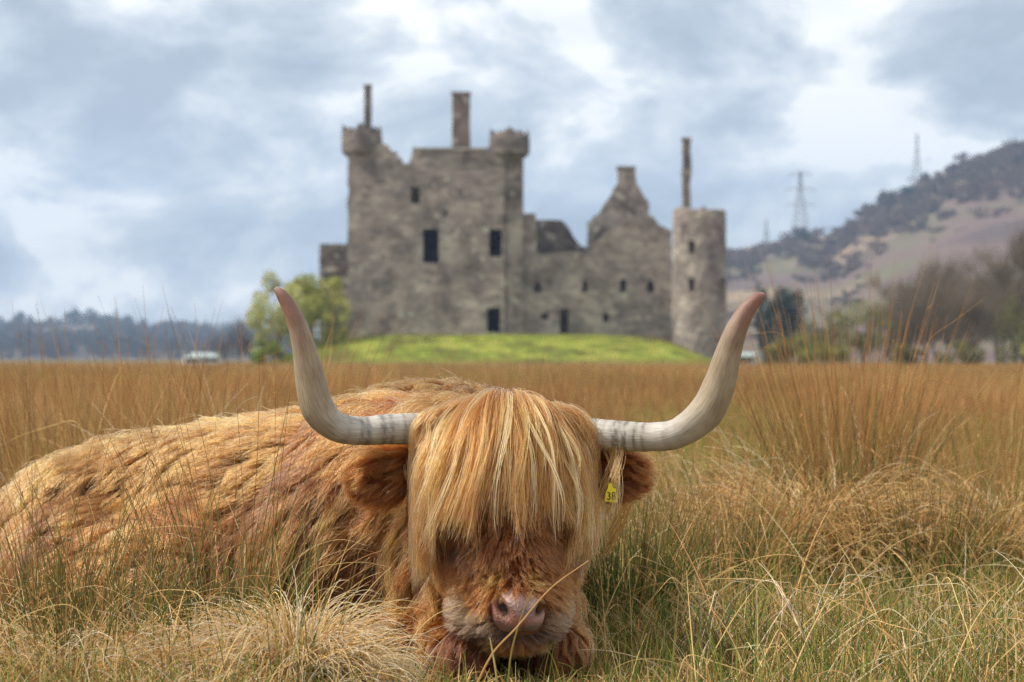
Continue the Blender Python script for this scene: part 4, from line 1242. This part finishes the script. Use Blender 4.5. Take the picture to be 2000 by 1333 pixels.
# ---- nose pad with nostrils
def nose():
    nu, nv = 76, 62
    U, Vv = np.meshgrid(np.linspace(-1, 1, nu), np.linspace(-1, 1, nv), indexing='ij')
    X = 1013 + U * 52 * (1 - .12 * Vv); Y_ = 1194 + Vv * 46
    p = hit(X.ravel(), Y_.ravel()); n_ = grad(p)
    rr2 = (np.abs(U) ** 2.6 + np.abs(Vv) ** 2.6).ravel()
    x, y = X.ravel(), Y_.ravel()
    off = .014 * np.clip(1 - rr2, -1, 1)
    def blob(cx, cy, sx2, sy2, ang):
        ca, sa = math.cos(ang), math.sin(ang)
        a_, b_ = (x - cx) * ca + (y - cy) * sa, -(x - cx) * sa + (y - cy) * ca
        return np.exp(-(a_ / sx2) ** 2 - (b_ / sy2) ** 2)
    nl = np.clip(1.35 * blob(981, 1188, 21, 9.5, math.radians(57)), 0, 1); nr = np.clip(1.35 * blob(1057, 1187, 20, 9, math.radians(-60)), 0, 1)
    off -= .026 * np.clip(nl + nr, 0, 1) ** 1.3
    off += .011 * blob(994, 1176, 24, 8, math.radians(50)) + .010 * blob(1047, 1176, 22, 8, math.radians(-52))
    off += .005 * blob(967, 1194, 22, 6, math.radians(78)) + .004 * blob(1022, 1205, 16, 12, 0)
    off -= .007 * blob(1021, 1228, 4, 14, 0) + .012 * blob(1018, 1238, 46, 4, 0)
    pr = np.random.default_rng(2)
    off += .0008 * pr.normal(size=len(off))
    q = p + n_ * off[:, None] * np.array([.6, 1, .6])
    pink = np.array([.40, .175, .13]); pale = np.array([.47, .33, .29]); grey = np.array([.10, .085, .085]); drk = np.array([.025, .011, .009])
    nz = SNoise(70, 77)(p)
    c = lerp(pink, pale, np.clip(.35 + .5 * blob(994, 1178, 26, 12, math.radians(50)) + .35 * nz + .5 * blob(1050, 1190, 20, 16, 0), 0, 1)[:, None])
    g = np.clip(1.0 * blob(1024, 1196, 15, 13, 0) + 1.05 * blob(1020, 1226, 46, 13, 0) + .5 * blob(975, 1215, 14, 8, 0) + .35 * nz - .05, 0, 1)
    c = lerp(c, grey * (1 + .6 * np.clip(nz, 0, 1))[:, None], g[:, None])
    c = lerp(c, drk, (np.clip(nl + nr, 0, 1) ** 1.2)[:, None])
    ix = np.arange(nu * nv).reshape(nu, nv)
    F = np.stack([ix[:-1, :-1], ix[:-1, 1:], ix[1:, 1:], ix[1:, :-1]], -1).reshape(-1, 4)
    ok = (rr2[F] < 1.12).all(1)
    F = F[ok][:, ::-1]
    me = quadmesh('nose', q, F, True, np.clip(c, 0, 1))
    m, t, b = newmat('nose_skin')
    a_ = mk(t, 'ShaderNodeAttribute'); a_.attribute_name = 'tint'
    t.links.new(a_.outputs['Color'], b.inputs['Base Color'])
    b.inputs['Roughness'].default_value = .55; b.inputs['Subsurface Weight'].default_value = .12
    b.inputs['Subsurface Radius'].default_value = (.01, .004, .003)
    tc = mk(t, 'ShaderNodeTexCoord'); vo = mk(t, 'ShaderNodeTexVoronoi'); vo.inputs['Scale'].default_value = 260
    t.links.new(tc.outputs['Object'], vo.inputs['Vector'])
    bp = mk(t, 'ShaderNodeBump'); bp.inputs['Strength'].default_value = .4; bp.inputs['Distance'].default_value = .0015
    t.links.new(vo.outputs['Distance'], bp.inputs['Height']); t.links.new(bp.outputs[0], b.inputs['Normal'])
    return link('nose', me, cow, m)
tag(nose(), 'bare pink and grey nose pad')

# ---- eyes, mostly hidden by the hair
eye_m = plain('eye_dark', (.02, .012, .01), .12, .5)
for ex, ey in ((905, 1058), (1117, 1052)):
    c = hit([ex], [ey])[0]
    V, F_ = [], []
    ne, na_ = 10, 16
    for i in range(ne + 1):
        th = math.pi * i / ne
        for k in range(na_):
            a = 2 * math.pi * k / na_
            V.append(c + np.array([0, .010, 0]) + .021 * np.array([math.sin(th) * math.cos(a), math.cos(th), math.sin(th) * math.sin(a) * .8]))
    for i in range(ne):
        for k in range(na_):
            a, b2 = i * na_ + k, i * na_ + (k + 1) % na_
            F_.append((a, b2, b2 + na_, a + na_))
    link('eye', pymesh('eye', V, F_, True), cow, eye_m)

# ---- yellow ear tag
tagm = plain('tag_yellow', (.78, .62, .02), .4)
ink = plain('tag_ink', (.02, .02, .02), .5)
to = P(1188, 966, 6.035)
def tagpt(px, py, dy=0.0):
    q = P(px + 5, py, 6.0); q[1] += dy + (px - 1188) * .00035
    return q
bm = bmesh.new()
outl = [(1176, 979), (1178, 962), (1181, 957), (1184, 945), (1189, 944), (1192, 953), (1199, 956), (1201, 982), (1188, 981)]
vf = [bm.verts.new(tagpt(*q)) for q in outl]; vb = [bm.verts.new(tagpt(*q, .0035)) for q in outl]
bm.faces.new(vf); bm.faces.new(vb[::-1])
for i in range(len(outl)):
    j = (i + 1) % len(outl)
    bm.faces.new((vf[j], vf[i], vb[i], vb[j]))
bmesh.ops.recalc_face_normals(bm, faces=bm.faces)
me = bpy.data.meshes.new('ear_tag'); bm.to_mesh(me); bm.free()
etag = link('ear_tag', me, cow, tagm)
tag(etag, 'yellow plastic ear tag reading 38')
fc = bpy.data.curves.new('lettering', 'FONT'); fc.body = '38'; fc.size = .030; fc.align_x = 'CENTER'; fc.align_y = 'CENTER'
tmp = bpy.data.objects.new('lettering_tmp', fc); COL.objects.link(tmp)
bpy.context.view_layer.update()
me = bpy.data.meshes.new_from_object(tmp.evaluated_get(bpy.context.evaluated_depsgraph_get()))
bpy.data.objects.remove(tmp)
co = np.empty(len(me.vertices) * 3); me.vertices.foreach_get('co', co); co = co.reshape(-1, 3)
ctr = tagpt(1189, 970)
nco = np.stack([ctr[0] + co[:, 0] * .82, ctr[1] + co[:, 0] * .27 - .0015, ctr[2] + co[:, 1] * .95], -1)
me.vertices.foreach_set('co', nco.ravel()); me.materials.clear()
link('lettering', me, etag, ink)
V, F_ = tube([tagpt(1186, 949, .001), tagpt(1186, 949, .03), P(1186, 940, 6.12)], [.004, .003, .003], 10)
link('tag_stud', pymesh('tag_stud', V, F_, True), etag, tagm)
# ------------------------------------------------------------------ grass and rushes
blade = tinted('grass_blade', .6, .25, .16)
vrng = np.random.default_rng(31)
PAL = dict(straw=np.array([.72, .48, .195]), pale=np.array([.72, .59, .39]), tan=np.array([.52, .29, .10]), rust=np.array([.36, .165, .052]), brown=np.array([.20, .10, .04]),
           green=np.array([.10, .155, .02]), lime=np.array([.29, .31, .06]), dkgreen=np.array([.05, .085, .025]), olive=np.array([.25, .19, .055]))
def mixcol(names, wts, n, r, jit=.14):
    i = r.choice(len(names), n, p=np.array(wts) / sum(wts))
    c = np.array([PAL[k] for k in names])[i]
    return np.clip(c * (1 + r.normal(0, jit, (n, 1))) * (1 + r.normal(0, .04, (n, 3))), .01, .9)
def blades(root, h, lean, az, bend, droop, K, r, kink=None):
    """arching stems: root (n,3), length h, starting lean, heading az, extra bend along the way and droop of the tip"""
    n = len(root); t_ = np.linspace(0, 1, K)
    ang = lean[:, None] + bend[:, None] * t_[None] ** 1.3 + droop[:, None] * t_[None] ** 3
    if kink is not None:
        ang = ang + kink[:, None] * (t_[None] > .62)
    step = (h / (K - 1))[:, None]
    azv = az[:, None] + r.normal(0, .10, (n, 1)) * t_[None] * 3
    dx = np.sin(ang) * step
    X = np.concatenate([np.zeros((n, 1)), np.cumsum(dx[:, :-1] * np.cos(azv[:, :-1]), 1)], 1)
    Yv = np.concatenate([np.zeros((n, 1)), np.cumsum(dx[:, :-1] * np.sin(azv[:, :-1]), 1)], 1)
    Z = np.concatenate([np.zeros((n, 1)), np.cumsum((np.cos(ang) * step)[:, :-1], 1)], 1)
    p = root[:, None, :] + np.stack([X, Yv, Z], -1)
    fl = root[:, None, 2] + .008
    p[..., 2] = np.maximum(p[..., 2], fl - .02 * (np.arange(K) == 0))
    return p
def taper(w, K, p=1.6, tip=.25):
    t_ = np.linspace(0, 1, K)
    return w[:, None] * (1 - (1 - tip) * t_[None] ** p)
def keep_off_cow(pts, margin=-.012):
    """drop blades that would run through the cow"""
    n, K, _ = pts.shape
    bx_ = (pts[..., 0] > -1.9) & (pts[..., 0] < .4) & (pts[..., 1] > 5.7) & (pts[..., 1] < 7.95) & (pts[..., 2] < .8)
    q = np.where(bx_.any(1))[0]
    bad = np.zeros(n, bool)
    if len(q):
        d = sdf(pts[q].reshape(-1, 3)).reshape(len(q), K)
        bad[q] = (d < margin).any(1)
    return ~bad
def field(name, label, cat, XY, hfun, style, cols2, w, K, r, kind='stuff', parent=None, offcow=True, tipcol=None, base_z=None):
    n = len(XY)
    z = gh(XY[:, 0], XY[:, 1]) if base_z is None else base_z
    root = np.stack([XY[:, 0], XY[:, 1], z - .01], -1)
    lean, az, bend, droop, kink = style(n)
    p = blades(root, hfun, lean, az, bend, droop, K, r, kink)
    rad = taper(w, K)
    c = np.repeat(cols2[:, None, :], K, 1) if tipcol is None else lerp(cols2[:, None, :], tipcol[:, None, :], (np.linspace(0, 1, K)[None, :, None]) ** .8)
    if offcow:
        k = keep_off_cow(p)
        p, rad, c = p[k], rad[k], c[k]
    o = strands(name, p, rad, c, blade, parent)
    if label: tag(o, label, cat, kind=kind)
    elif kind: tag(o, kind=kind)
    return o
def upright(r, lean=.12, bend=.18, droop=.1, kinkp=.06):
    def f(n):
        k = np.where(r.random(n) < kinkp, r.uniform(.6, 1.9, n), 0)
        return np.abs(r.normal(0, lean, n)), r.uniform(0, 6.283, n), np.abs(r.normal(0, bend, n)), np.abs(r.normal(0, droop, n)), k
    return f
def arching(r, lean=.35, bend=.7, droop=.9, kinkp=.12):
    def f(n):
        k = np.where(r.random(n) < kinkp, r.uniform(.4, 1.5, n), 0)
        return np.abs(r.normal(lean, .2, n)), r.uniform(0, 6.283, n), np.abs(r.normal(bend, .35, n)), np.abs(r.normal(droop, .5, n)), k
    return f
cl1 = SNoise(1.6, 91, dim=2); cl2 = SNoise(.45, 92, dim=2); cl3 = SNoise(4.0, 93, dim=2)
def frustum(n, y0, y1, r, margin=1.0, half=.235, log=True):
    Y = np.exp(r.uniform(math.log(y0), math.log(y1), n)) if log else r.uniform(y0, y1, n)
    return np.stack([r.uniform(-1, 1, n) * (half * Y + margin), Y], -1)
# far field 22-200 m: rust-brown rushes, bundles that grow with distance
r = np.random.default_rng(1)
XY = frustum(95000, 20, 207, r, 2.0)
XY = XY[gh(XY[:, 0], XY[:, 1]) < .55]
v = cl2(XY) * .6 + cl1(XY) * .4
h = (.40 + .16 * v + r.normal(0, .09, len(XY)) + .22 * np.clip(cl3(XY * .35) - .35, 0, 1)).clip(.15, .85)
c = mixcol(['rust', 'tan', 'brown', 'straw', 'olive'], [5, 2.6, 2, .6, .6], len(XY), r) * (1 + .28 * cl2(XY * .6) + .15 * cl1(XY))[:, None]
axf = XY[:, 0] / XY[:, 1]
op = sstep(.035, .06, axf) * sstep(46, 26, XY[:, 1]) * (1 - sstep(.11, .15, axf))
h = h * (1 - .6 * op)
pat = cl2(XY * .45 + 7.0)
sw = (pat > .25) & (r.random(len(XY)) < .5)
c[sw] = mixcol(['straw', 'tan', 'olive'], [2, 2, 1.2], int(sw.sum()), r)
sw = ((pat < -.4) | (op > .4)) & (r.random(len(XY)) < .45)
c[sw] = mixcol(['olive', 'lime', 'brown'], [2, 1.6, 1], int(sw.sum()), r)
field('rush_field', 'rust-brown rushes covering the flat field up to the castle', 'rushes', XY, h, upright(r, .16, .25, .15), c, .0022 * (XY[:, 1] / 20) ** .72, 4, r, offcow=False)
# short turf on the castle mound
XY = np.stack([r.uniform(-24, 21, 16000), r.uniform(185, 212, 16000)], -1)
XY = XY[gh(XY[:, 0], XY[:, 1]) > .35]
tv = cl2(XY * np.array([.9, 1.6])) * .6 + cl1(XY * .5) * .5
c = lerp(np.array([.17, .22, .03]), np.array([.44, .45, .07]), np.clip(.5 + .8 * tv, 0, 1)[:, None]) * (1 + r.normal(0, .15, (len(XY), 1)))
c[tv < -.45] = np.array([.17, .13, .05])
field('mound_turf', 'bright yellow-green turf on the castle mound', 'grass', XY, (.16 + .10 * np.clip(-tv, 0, 1) + r.exponential(.05, len(XY))).clip(.05, .6), arching(r, .3, .5, .3), c, np.full(len(XY), .02), 4, r, offcow=False)
# middle field 8-24 m
XY = frustum(80000, 8.2, 24, r, 1.6)
v = cl1(XY) * .65 + cl2(XY) * .5
ax_ = XY[:, 0] / XY[:, 1]
openr = sstep(.04, .065, ax_) * sstep(30, 13, XY[:, 1]) * (1 - .55 * sstep(.13, .17, ax_)) + .45 * sstep(-.02, -.1, ax_) * 0
keep = r.random(len(XY)) < np.clip(.55 + .75 * v, .08, 1) * (1 - .78 * openr)
XY = XY[keep]; v = v[keep]
green_lane = np.exp(-((XY[:, 0] - .95 - (XY[:, 1] - 9) * .05) / (.45 + .06 * (XY[:, 1] - 9))) ** 2) * (XY[:, 1] < 26)
h = (.36 + .14 * v + r.normal(0, .09, len(XY))) * (1 - .55 * green_lane) * (1 - .52 * openr[keep])
h = h.clip(.10, .72)
c = mixcol(['rust', 'tan', 'straw', 'olive', 'brown'], [4, 2.6, 1.3, 1.8, 2], len(XY), r)
gl = r.random(len(XY)) < (.12 + .45 * green_lane + .22 * openr[keep])
c[gl] = mixcol(['green', 'lime', 'olive'], [1, 1, 1], gl.sum(), r)
tipc = c.copy(); lowgreen = r.random(len(XY)) < .25
c[lowgreen] = lerp(c[lowgreen], PAL['green'], .6)
field('rush_meadow', 'brown and straw coloured rushes of the meadow behind the cow', 'rushes', XY, h, upright(r, .2, .45, .35, .12), c, .0012 * (XY[:, 1] / 9) ** .75, 6, r, tipcol=tipc)
# low mat of dead straw and green shoots near the cow, 4.6-11 m
XY = frustum(40000, 4.7, 11, r, .9, .24)
nearhead = np.exp(-((XY[:, 0] - .02) / .34) ** 2) * (XY[:, 1] < 6.3)
h = (.10 + .05 * cl3(XY) + r.exponential(.035, len(XY))).clip(.04, .3) * (1 - .62 * nearhead)
c = mixcol(['straw', 'pale', 'tan', 'green', 'lime', 'olive', 'brown'], [2.2, 1.4, 2.0, 2.2, 1.8, 1.8, 1.6], len(XY), r)
field('meadow_grass', 'short mixed green and straw grass carpeting the ground', 'grass', XY, h, arching(r, .55, .3, .25, .2), c, np.full(len(XY), .0014), 5, r)
XY = frustum(42000, 10.5, 34, r, 1.0, .24)
h = (.09 + .05 * cl1(XY) + r.exponential(.03, len(XY))).clip(.04, .26)
c = mixcol(['straw', 'tan', 'green', 'lime', 'olive', 'rust'], [2.2, 1.6, 2.0, 3.0, 2, 1], len(XY), r)
field('meadow_turf', 'low yellow-green turf between the rushes behind the cow', 'grass', XY, h, arching(r, .4, .5, .4), c, .0016 * (XY[:, 1] / 10) ** .8, 4, r, offcow=False)
# green shoots, upright, foreground right and between the tussocks
XY = frustum(10500, 5.0, 9.0, r, .7, .24)
keep = r.random(len(XY)) < np.where(XY[:, 0] > .1, 1, .45)
XY = XY[keep]
nearhead = np.exp(-((XY[:, 0] - .02) / .34) ** 2) * (XY[:, 1] < 6.3)
h = (.10 + r.exponential(.05, len(XY))).clip(.05, .34) * (1 - .6 * nearhead)
c = mixcol(['green', 'dkgreen', 'lime', 'olive', 'straw'], [2.2, 1.6, 2.2, 2, 1], len(XY), r)
field('green_shoots', 'fresh green upright shoots among the dead grass', 'grass', XY, h, upright(r, .18, .25, .1, .02), c, np.full(len(XY), .0013), 5, r)
# long loose bent straws
XY = frustum(1150, 5.15, 9.5, r, .8, .24)
h = r.uniform(.22, .55, len(XY))
keep = ~((np.abs(XY[:, 0] - .0) < .42) & (XY[:, 1] < 6.3) & (h > .2))
XY, h = XY[keep], h[keep]
c = mixcol(['straw', 'pale', 'tan'], [3, 3, 1.5], len(XY), r)
field('bent_straw', 'long bent pale straws criss-crossing the meadow', 'grass', XY, h, arching(r, .75, .3, .35, .45), c, np.full(len(XY), .0017), 9, r)

# ---- single clumps
def clump(name, label, cat, px, Y, radius, specs, seed, group=None, lift=0.0):
    """a tussock: Empty with one part for each kind of blade"""
    r = np.random.default_rng(seed)
    x = (px - 1000) / FPX * Y
    o = empty(name, (x, Y, gz((x, Y)))); tag(o, label, cat, group)
    for (pname, n, hm_, hs_, style, cn, cw, w, K, tip) in specs:
        a = r.uniform(0, 6.283, n); rr = radius * np.sqrt(r.random(n))
        XY = np.stack([x + np.cos(a) * rr, Y + np.sin(a) * rr], -1)
        h = np.clip(r.normal(hm_, hs_, n), .06, hm_ + 1.7 * hs_)
        lean, az, bend, droop, kink = style(r)(n)
        az = a + r.normal(0, .7, n)
        lean = lean + .30 * rr / radius
        z = gh(XY[:, 0], XY[:, 1]) - .01 + lift * (1 - (rr / radius) ** 2)
        root = np.stack([XY[:, 0], XY[:, 1], z], -1)
        p = blades(root, h, lean, az, bend, droop, K, r, kink)
        p[..., 2] = np.maximum(p[..., 2], (gh(p[..., 0].ravel(), p[..., 1].ravel()) + .006).reshape(p.shape[:2]) - .02 * (np.arange(K) == 0))
        rad = taper(np.full(n, w), K)
        if pname == 'stems':
            hd = np.where(r.random(n) < .07)[0]         # small seed heads near the tip
            t0 = p[hd, -2] + (p[hd, -1] - p[hd, -2]) * .2
            heads = np.stack([t0, t0 + np.array([0, 0, .006]) + r.normal(0, .003, t0.shape), t0 + np.array([0, 0, .013]) + r.normal(0, .005, t0.shape)], 1)
        c = mixcol(cn, cw, n, r)
        c = np.repeat(c[:, None, :], K, 1)
        if tip is not None:
            c = lerp(c, mixcol(tip[0], tip[1], n, r)[:, None, :], np.linspace(0, 1, K)[None, :, None] ** 3.5)
        k = keep_off_cow(p)
        if pname == 'stems' and len(hd):
            kk = k[hd]
            sh_ = strands('seed_heads', heads[kk], np.array([[.0013, .0024, .0008]]), mixcol(['rust', 'tan'], [1, 1], int(kk.sum()), r), blade, o)
            sh_['kind'] = 'stuff'
        ob = strands(pname, p[k], rad[k], c[k], blade, o)
        ob['kind'] = 'stuff'
    return o
U = lambda l=.12, b=.18, d=.1, k=.05: (lambda r: upright(r, l, b, d, k))
A = lambda l=.4, b=.8, d=1.0, k=.1: (lambda r: arching(r, l, b, d, k))
RUSHC = (['green', 'dkgreen', 'olive'], [2, 3, .6]); RUSHT = (['rust', 'tan', 'brown'], [3, 2, 1.5])
def rush(n, hm, hs, w=.0012, style=None):
    return ('stems', n, hm, hs, style or U(), *RUSHC, w, 8, RUSHT)
def rushbrown(n, hm, hs, w=.0012, style=None):
    return ('stems', n, hm, hs, style or U(), ['rust', 'tan', 'brown'], [3, 2, 1.2], w, 8, None)
def skirt(n, hm, hs, cn=('straw', 'pale', 'tan'), cw=(3, 2, 2), w=.0014):
    return ('skirt', n, hm, hs, A(.55, .95, 1.0), list(cn), list(cw), w, 9, None)
# pale tussocks in front of the cow
clump('straw_tussock', 'big drooping pale straw tussock in front of the cow\'s shoulder', 'tussock', 585, 5.42, .10, [skirt(1700, .245, .045, ('pale', 'straw', 'tan'), (5, 3, .8)), ('shoots', 70, .3, .07, U(.25, .3), ['green', 'olive', 'straw'], [1, 1, 1], .0012, 6, None)], 1, lift=.10)
clump('straw_tussock', 'pale straw tussock at the foot of the cow\'s flank', 'tussock', 395, 5.5, .13, [skirt(1300, .25, .05, ('pale', 'straw', 'tan'), (4, 3, 1.5)), rush(40, .40, .12)], 2, lift=.03)
clump('straw_tussock', 'flattened straw tussock mixed with green rushes before the cow\'s rump', 'tussock', 150, 5.5, .2, [skirt(1300, .27, .07, ('straw', 'pale', 'tan'), (4, 2, 2.5)), rush(110, .42, .13), rushbrown(24, .44, .14, .0012)], 3, lift=.02)
clump('rush_clump', 'thin rush clump with tall stems crossing the cow\'s flank', 'rushes', 455, 6.15, .12, [rush(120, .5, .17, .0013), rushbrown(26, .66, .16, .0011), ('straws', 40, .5, .12, A(.3, .6, .8, .3), ['straw', 'pale'], [1, 1], .0014, 9, None)], 4)
clump('rush_clump', 'green-stemmed rush clump in front of the cow\'s hind leg', 'rushes', 255, 5.9, .2, [rush(150, .42, .14), rushbrown(24, .5, .15, .0012), ('straws', 60, .42, .12, A(.3, .6, .8, .3), ['straw', 'tan'], [1, 1], .0014, 9, None)], 5)
clump('rush_clump', 'rush clump at the cow\'s rump with long brown stems', 'rushes', 45, 5.95, .22, [rush(150, .46, .16), rushbrown(40, .5, .14, .0014), ('straws', 60, .45, .12, A(.3, .6, .8, .3), ['straw', 'tan'], [1, 1], .0014, 9, None)], 6)
# tall rushes on the right with their thatched foot
clump('rush_clump', 'tallest clump of rust-brown rushes standing right of the cow above a thatched mound', 'rushes', 1655, 9.6, .21, [rushbrown(230, .98, .2, .0014, U(.05, .08, .05)), rush(300, .68, .2, .0013), ('straws', 90, .6, .15, A(.25, .5, .8, .3), ['straw', 'pale'], [1, 1], .0018, 9, None)], 7)
clump('thatch_mound', 'matted mound of dead brown rush straw under the tallest rushes', 'tussock', 1600, 8.75, .34, [skirt(2600, .40, .09, ('tan', 'straw', 'brown', 'pale'), (4, 3, 1.4, 1), .0017), rush(60, .42, .14, .0012)], 8, lift=.14)
clump('thatch_mound', 'dead straw mound at the right with few green stems', 'tussock', 1960, 9.0, .30, [skirt(1300, .40, .09, ('tan', 'straw', 'pale'), (3, 3, 1), .0017), rush(70, .5, .15, .0013)], 9, lift=.12)
clump('rush_clump', 'dark green rush clump behind the cow\'s right cheek', 'rushes', 1205, 7.2, .19, [rush(520, .40, .11, .0012), ('straws', 110, .45, .12, A(.35, .7, .9, .3), ['straw', 'tan', 'rust'], [2, 2, 1], .0015, 9, None)], 10)
clump('rush_clump', 'green and brown rush clump between the cow and the thatched mound', 'rushes', 1400, 8.1, .28, [rush(420, .38, .11, .0012), rushbrown(60, .45, .13, .0012), ('straws', 110, .5, .12, A(.35, .6, .9, .3), ['straw', 'tan'], [1, 1], .0016, 9, None)], 11)
clump('rush_clump', 'dark green rush clump at the right foot of the thatched mound', 'rushes', 1800, 8.4, .26, [rush(560, .38, .11, .0012), rushbrown(70, .44, .12, .0012), ('straws', 70, .5, .12, A(.3, .6, .8, .3), ['straw', 'tan'], [1, 1], .0016, 9, None)], 12)
clump('rush_clump', 'loose brown rushes behind the thatched mound', 'rushes', 1500, 10.5, .40, [rushbrown(230, .42, .12, .0013), rush(110, .46, .13, .0013), ('straws', 80, .55, .12, A(.3, .6, .8, .3), ['straw', 'pale'], [1, 1], .0018, 9, None)], 13)
clump('rush_clump', 'loose brown rushes beyond the straw mound at the right', 'rushes', 1890, 11.5, .45, [rushbrown(260, .46, .13, .0013), rush(90, .46, .13, .0013)], 14)
clump('rush_clump', 'tall thin brown rushes behind the cow\'s back, reaching above the far field', 'rushes', 310, 9.2, .62, [rushbrown(130, .95, .12, .0017, U(.10, .12, .05)), ('straws', 60, .80, .13, A(.3, .25, .35, .55), ['straw', 'pale'], [1, 1], .0022, 9, None)], 15)
clump('rush_clump', 'tall thin brown rushes behind the cow\'s rump', 'rushes', 110, 9.6, .5, [rushbrown(100, .92, .12, .0017, U(.10, .12, .05)), ('straws', 45, .75, .13, A(.3, .25, .35, .55), ['straw', 'pale'], [1, 1], .0019, 9, None)], 16)
clump('rush_clump', 'brown rushes behind the left horn', 'rushes', 520, 9.4, .45, [rushbrown(70, .92, .14, .0016, U(.12, .14, .06)), ('straws', 45, .80, .12, A(.3, .25, .35, .55), ['straw', 'pale'], [1, 1], .002, 9, None)], 17)
clump('rush_clump', 'sparse rushes behind the cow\'s head, beside the right horn', 'rushes', 1060, 11.5, .6, [rushbrown(60, .80, .12, .0017, U(.12, .16, .08))], 18)
# a few stalks standing free in front of the muzzle
def stalk(name, label, pts, w, colr, cat='grass stalk'):
    p = catmull(np.array(pts), 12)
    o = strands(name, p[None], (w * (1 - .55 * np.linspace(0, 1, 12) ** 1.5))[None], np.array([colr]), blade)
    tag(o, label, cat)
stalk('grass_stalk', 'long tan stalk leaning across the cow\'s muzzle', [at(915, 1372, 5.2), at(960, 1280, 5.2), at(1010, 1225, 5.2), at(1075, 1150, 5.22), at(1150, 1095, 5.25)], .0023, PAL['tan'])
stalk('grass_stalk', 'green-brown stalk upright before the cow\'s chin', [at(990, 1372, 5.25), at(998, 1280, 5.25), at(1020, 1200, 5.25), at(1042, 1150, 5.26)], .0022, PAL['olive'])
stalk('grass_stalk', 'short yellowish stalk below the cow\'s lip', [at(975, 1375, 5.4), at(968, 1310, 5.4), at(957, 1246, 5.42)], .0030, np.array([.42, .33, .12]))
stalk('grass_stalk', 'thin pale straw bent before the cow\'s left cheek', [at(770, 1372, 5.6), at(800, 1260, 5.6), at(845, 1205, 5.62), at(900, 1182, 5.64)], .0016, PAL['straw'])
# ------------------------------------------------------------------ air
V, F_ = boxvf(-3800, 3800, -400, 4300, -6, 330)
hz_mat = bpy.data.materials.new('haze_air'); hz_mat.use_nodes = True
t = hz_mat.node_tree; t.nodes.clear()
o_ = mk(t, 'ShaderNodeOutputMaterial'); pv = mk(t, 'ShaderNodeVolumePrincipled')
pv.inputs['Color'].default_value = (0.52, 0.72, 1.0, 1)
pv.inputs['Density'].default_value = 0.00024
pv.inputs['Anisotropy'].default_value = 0.1
t.links.new(pv.outputs[0], o_.inputs['Volume'])
hz = link('haze', pymesh('haze', V, F_), None, hz_mat)
tag(hz, kind='stuff')
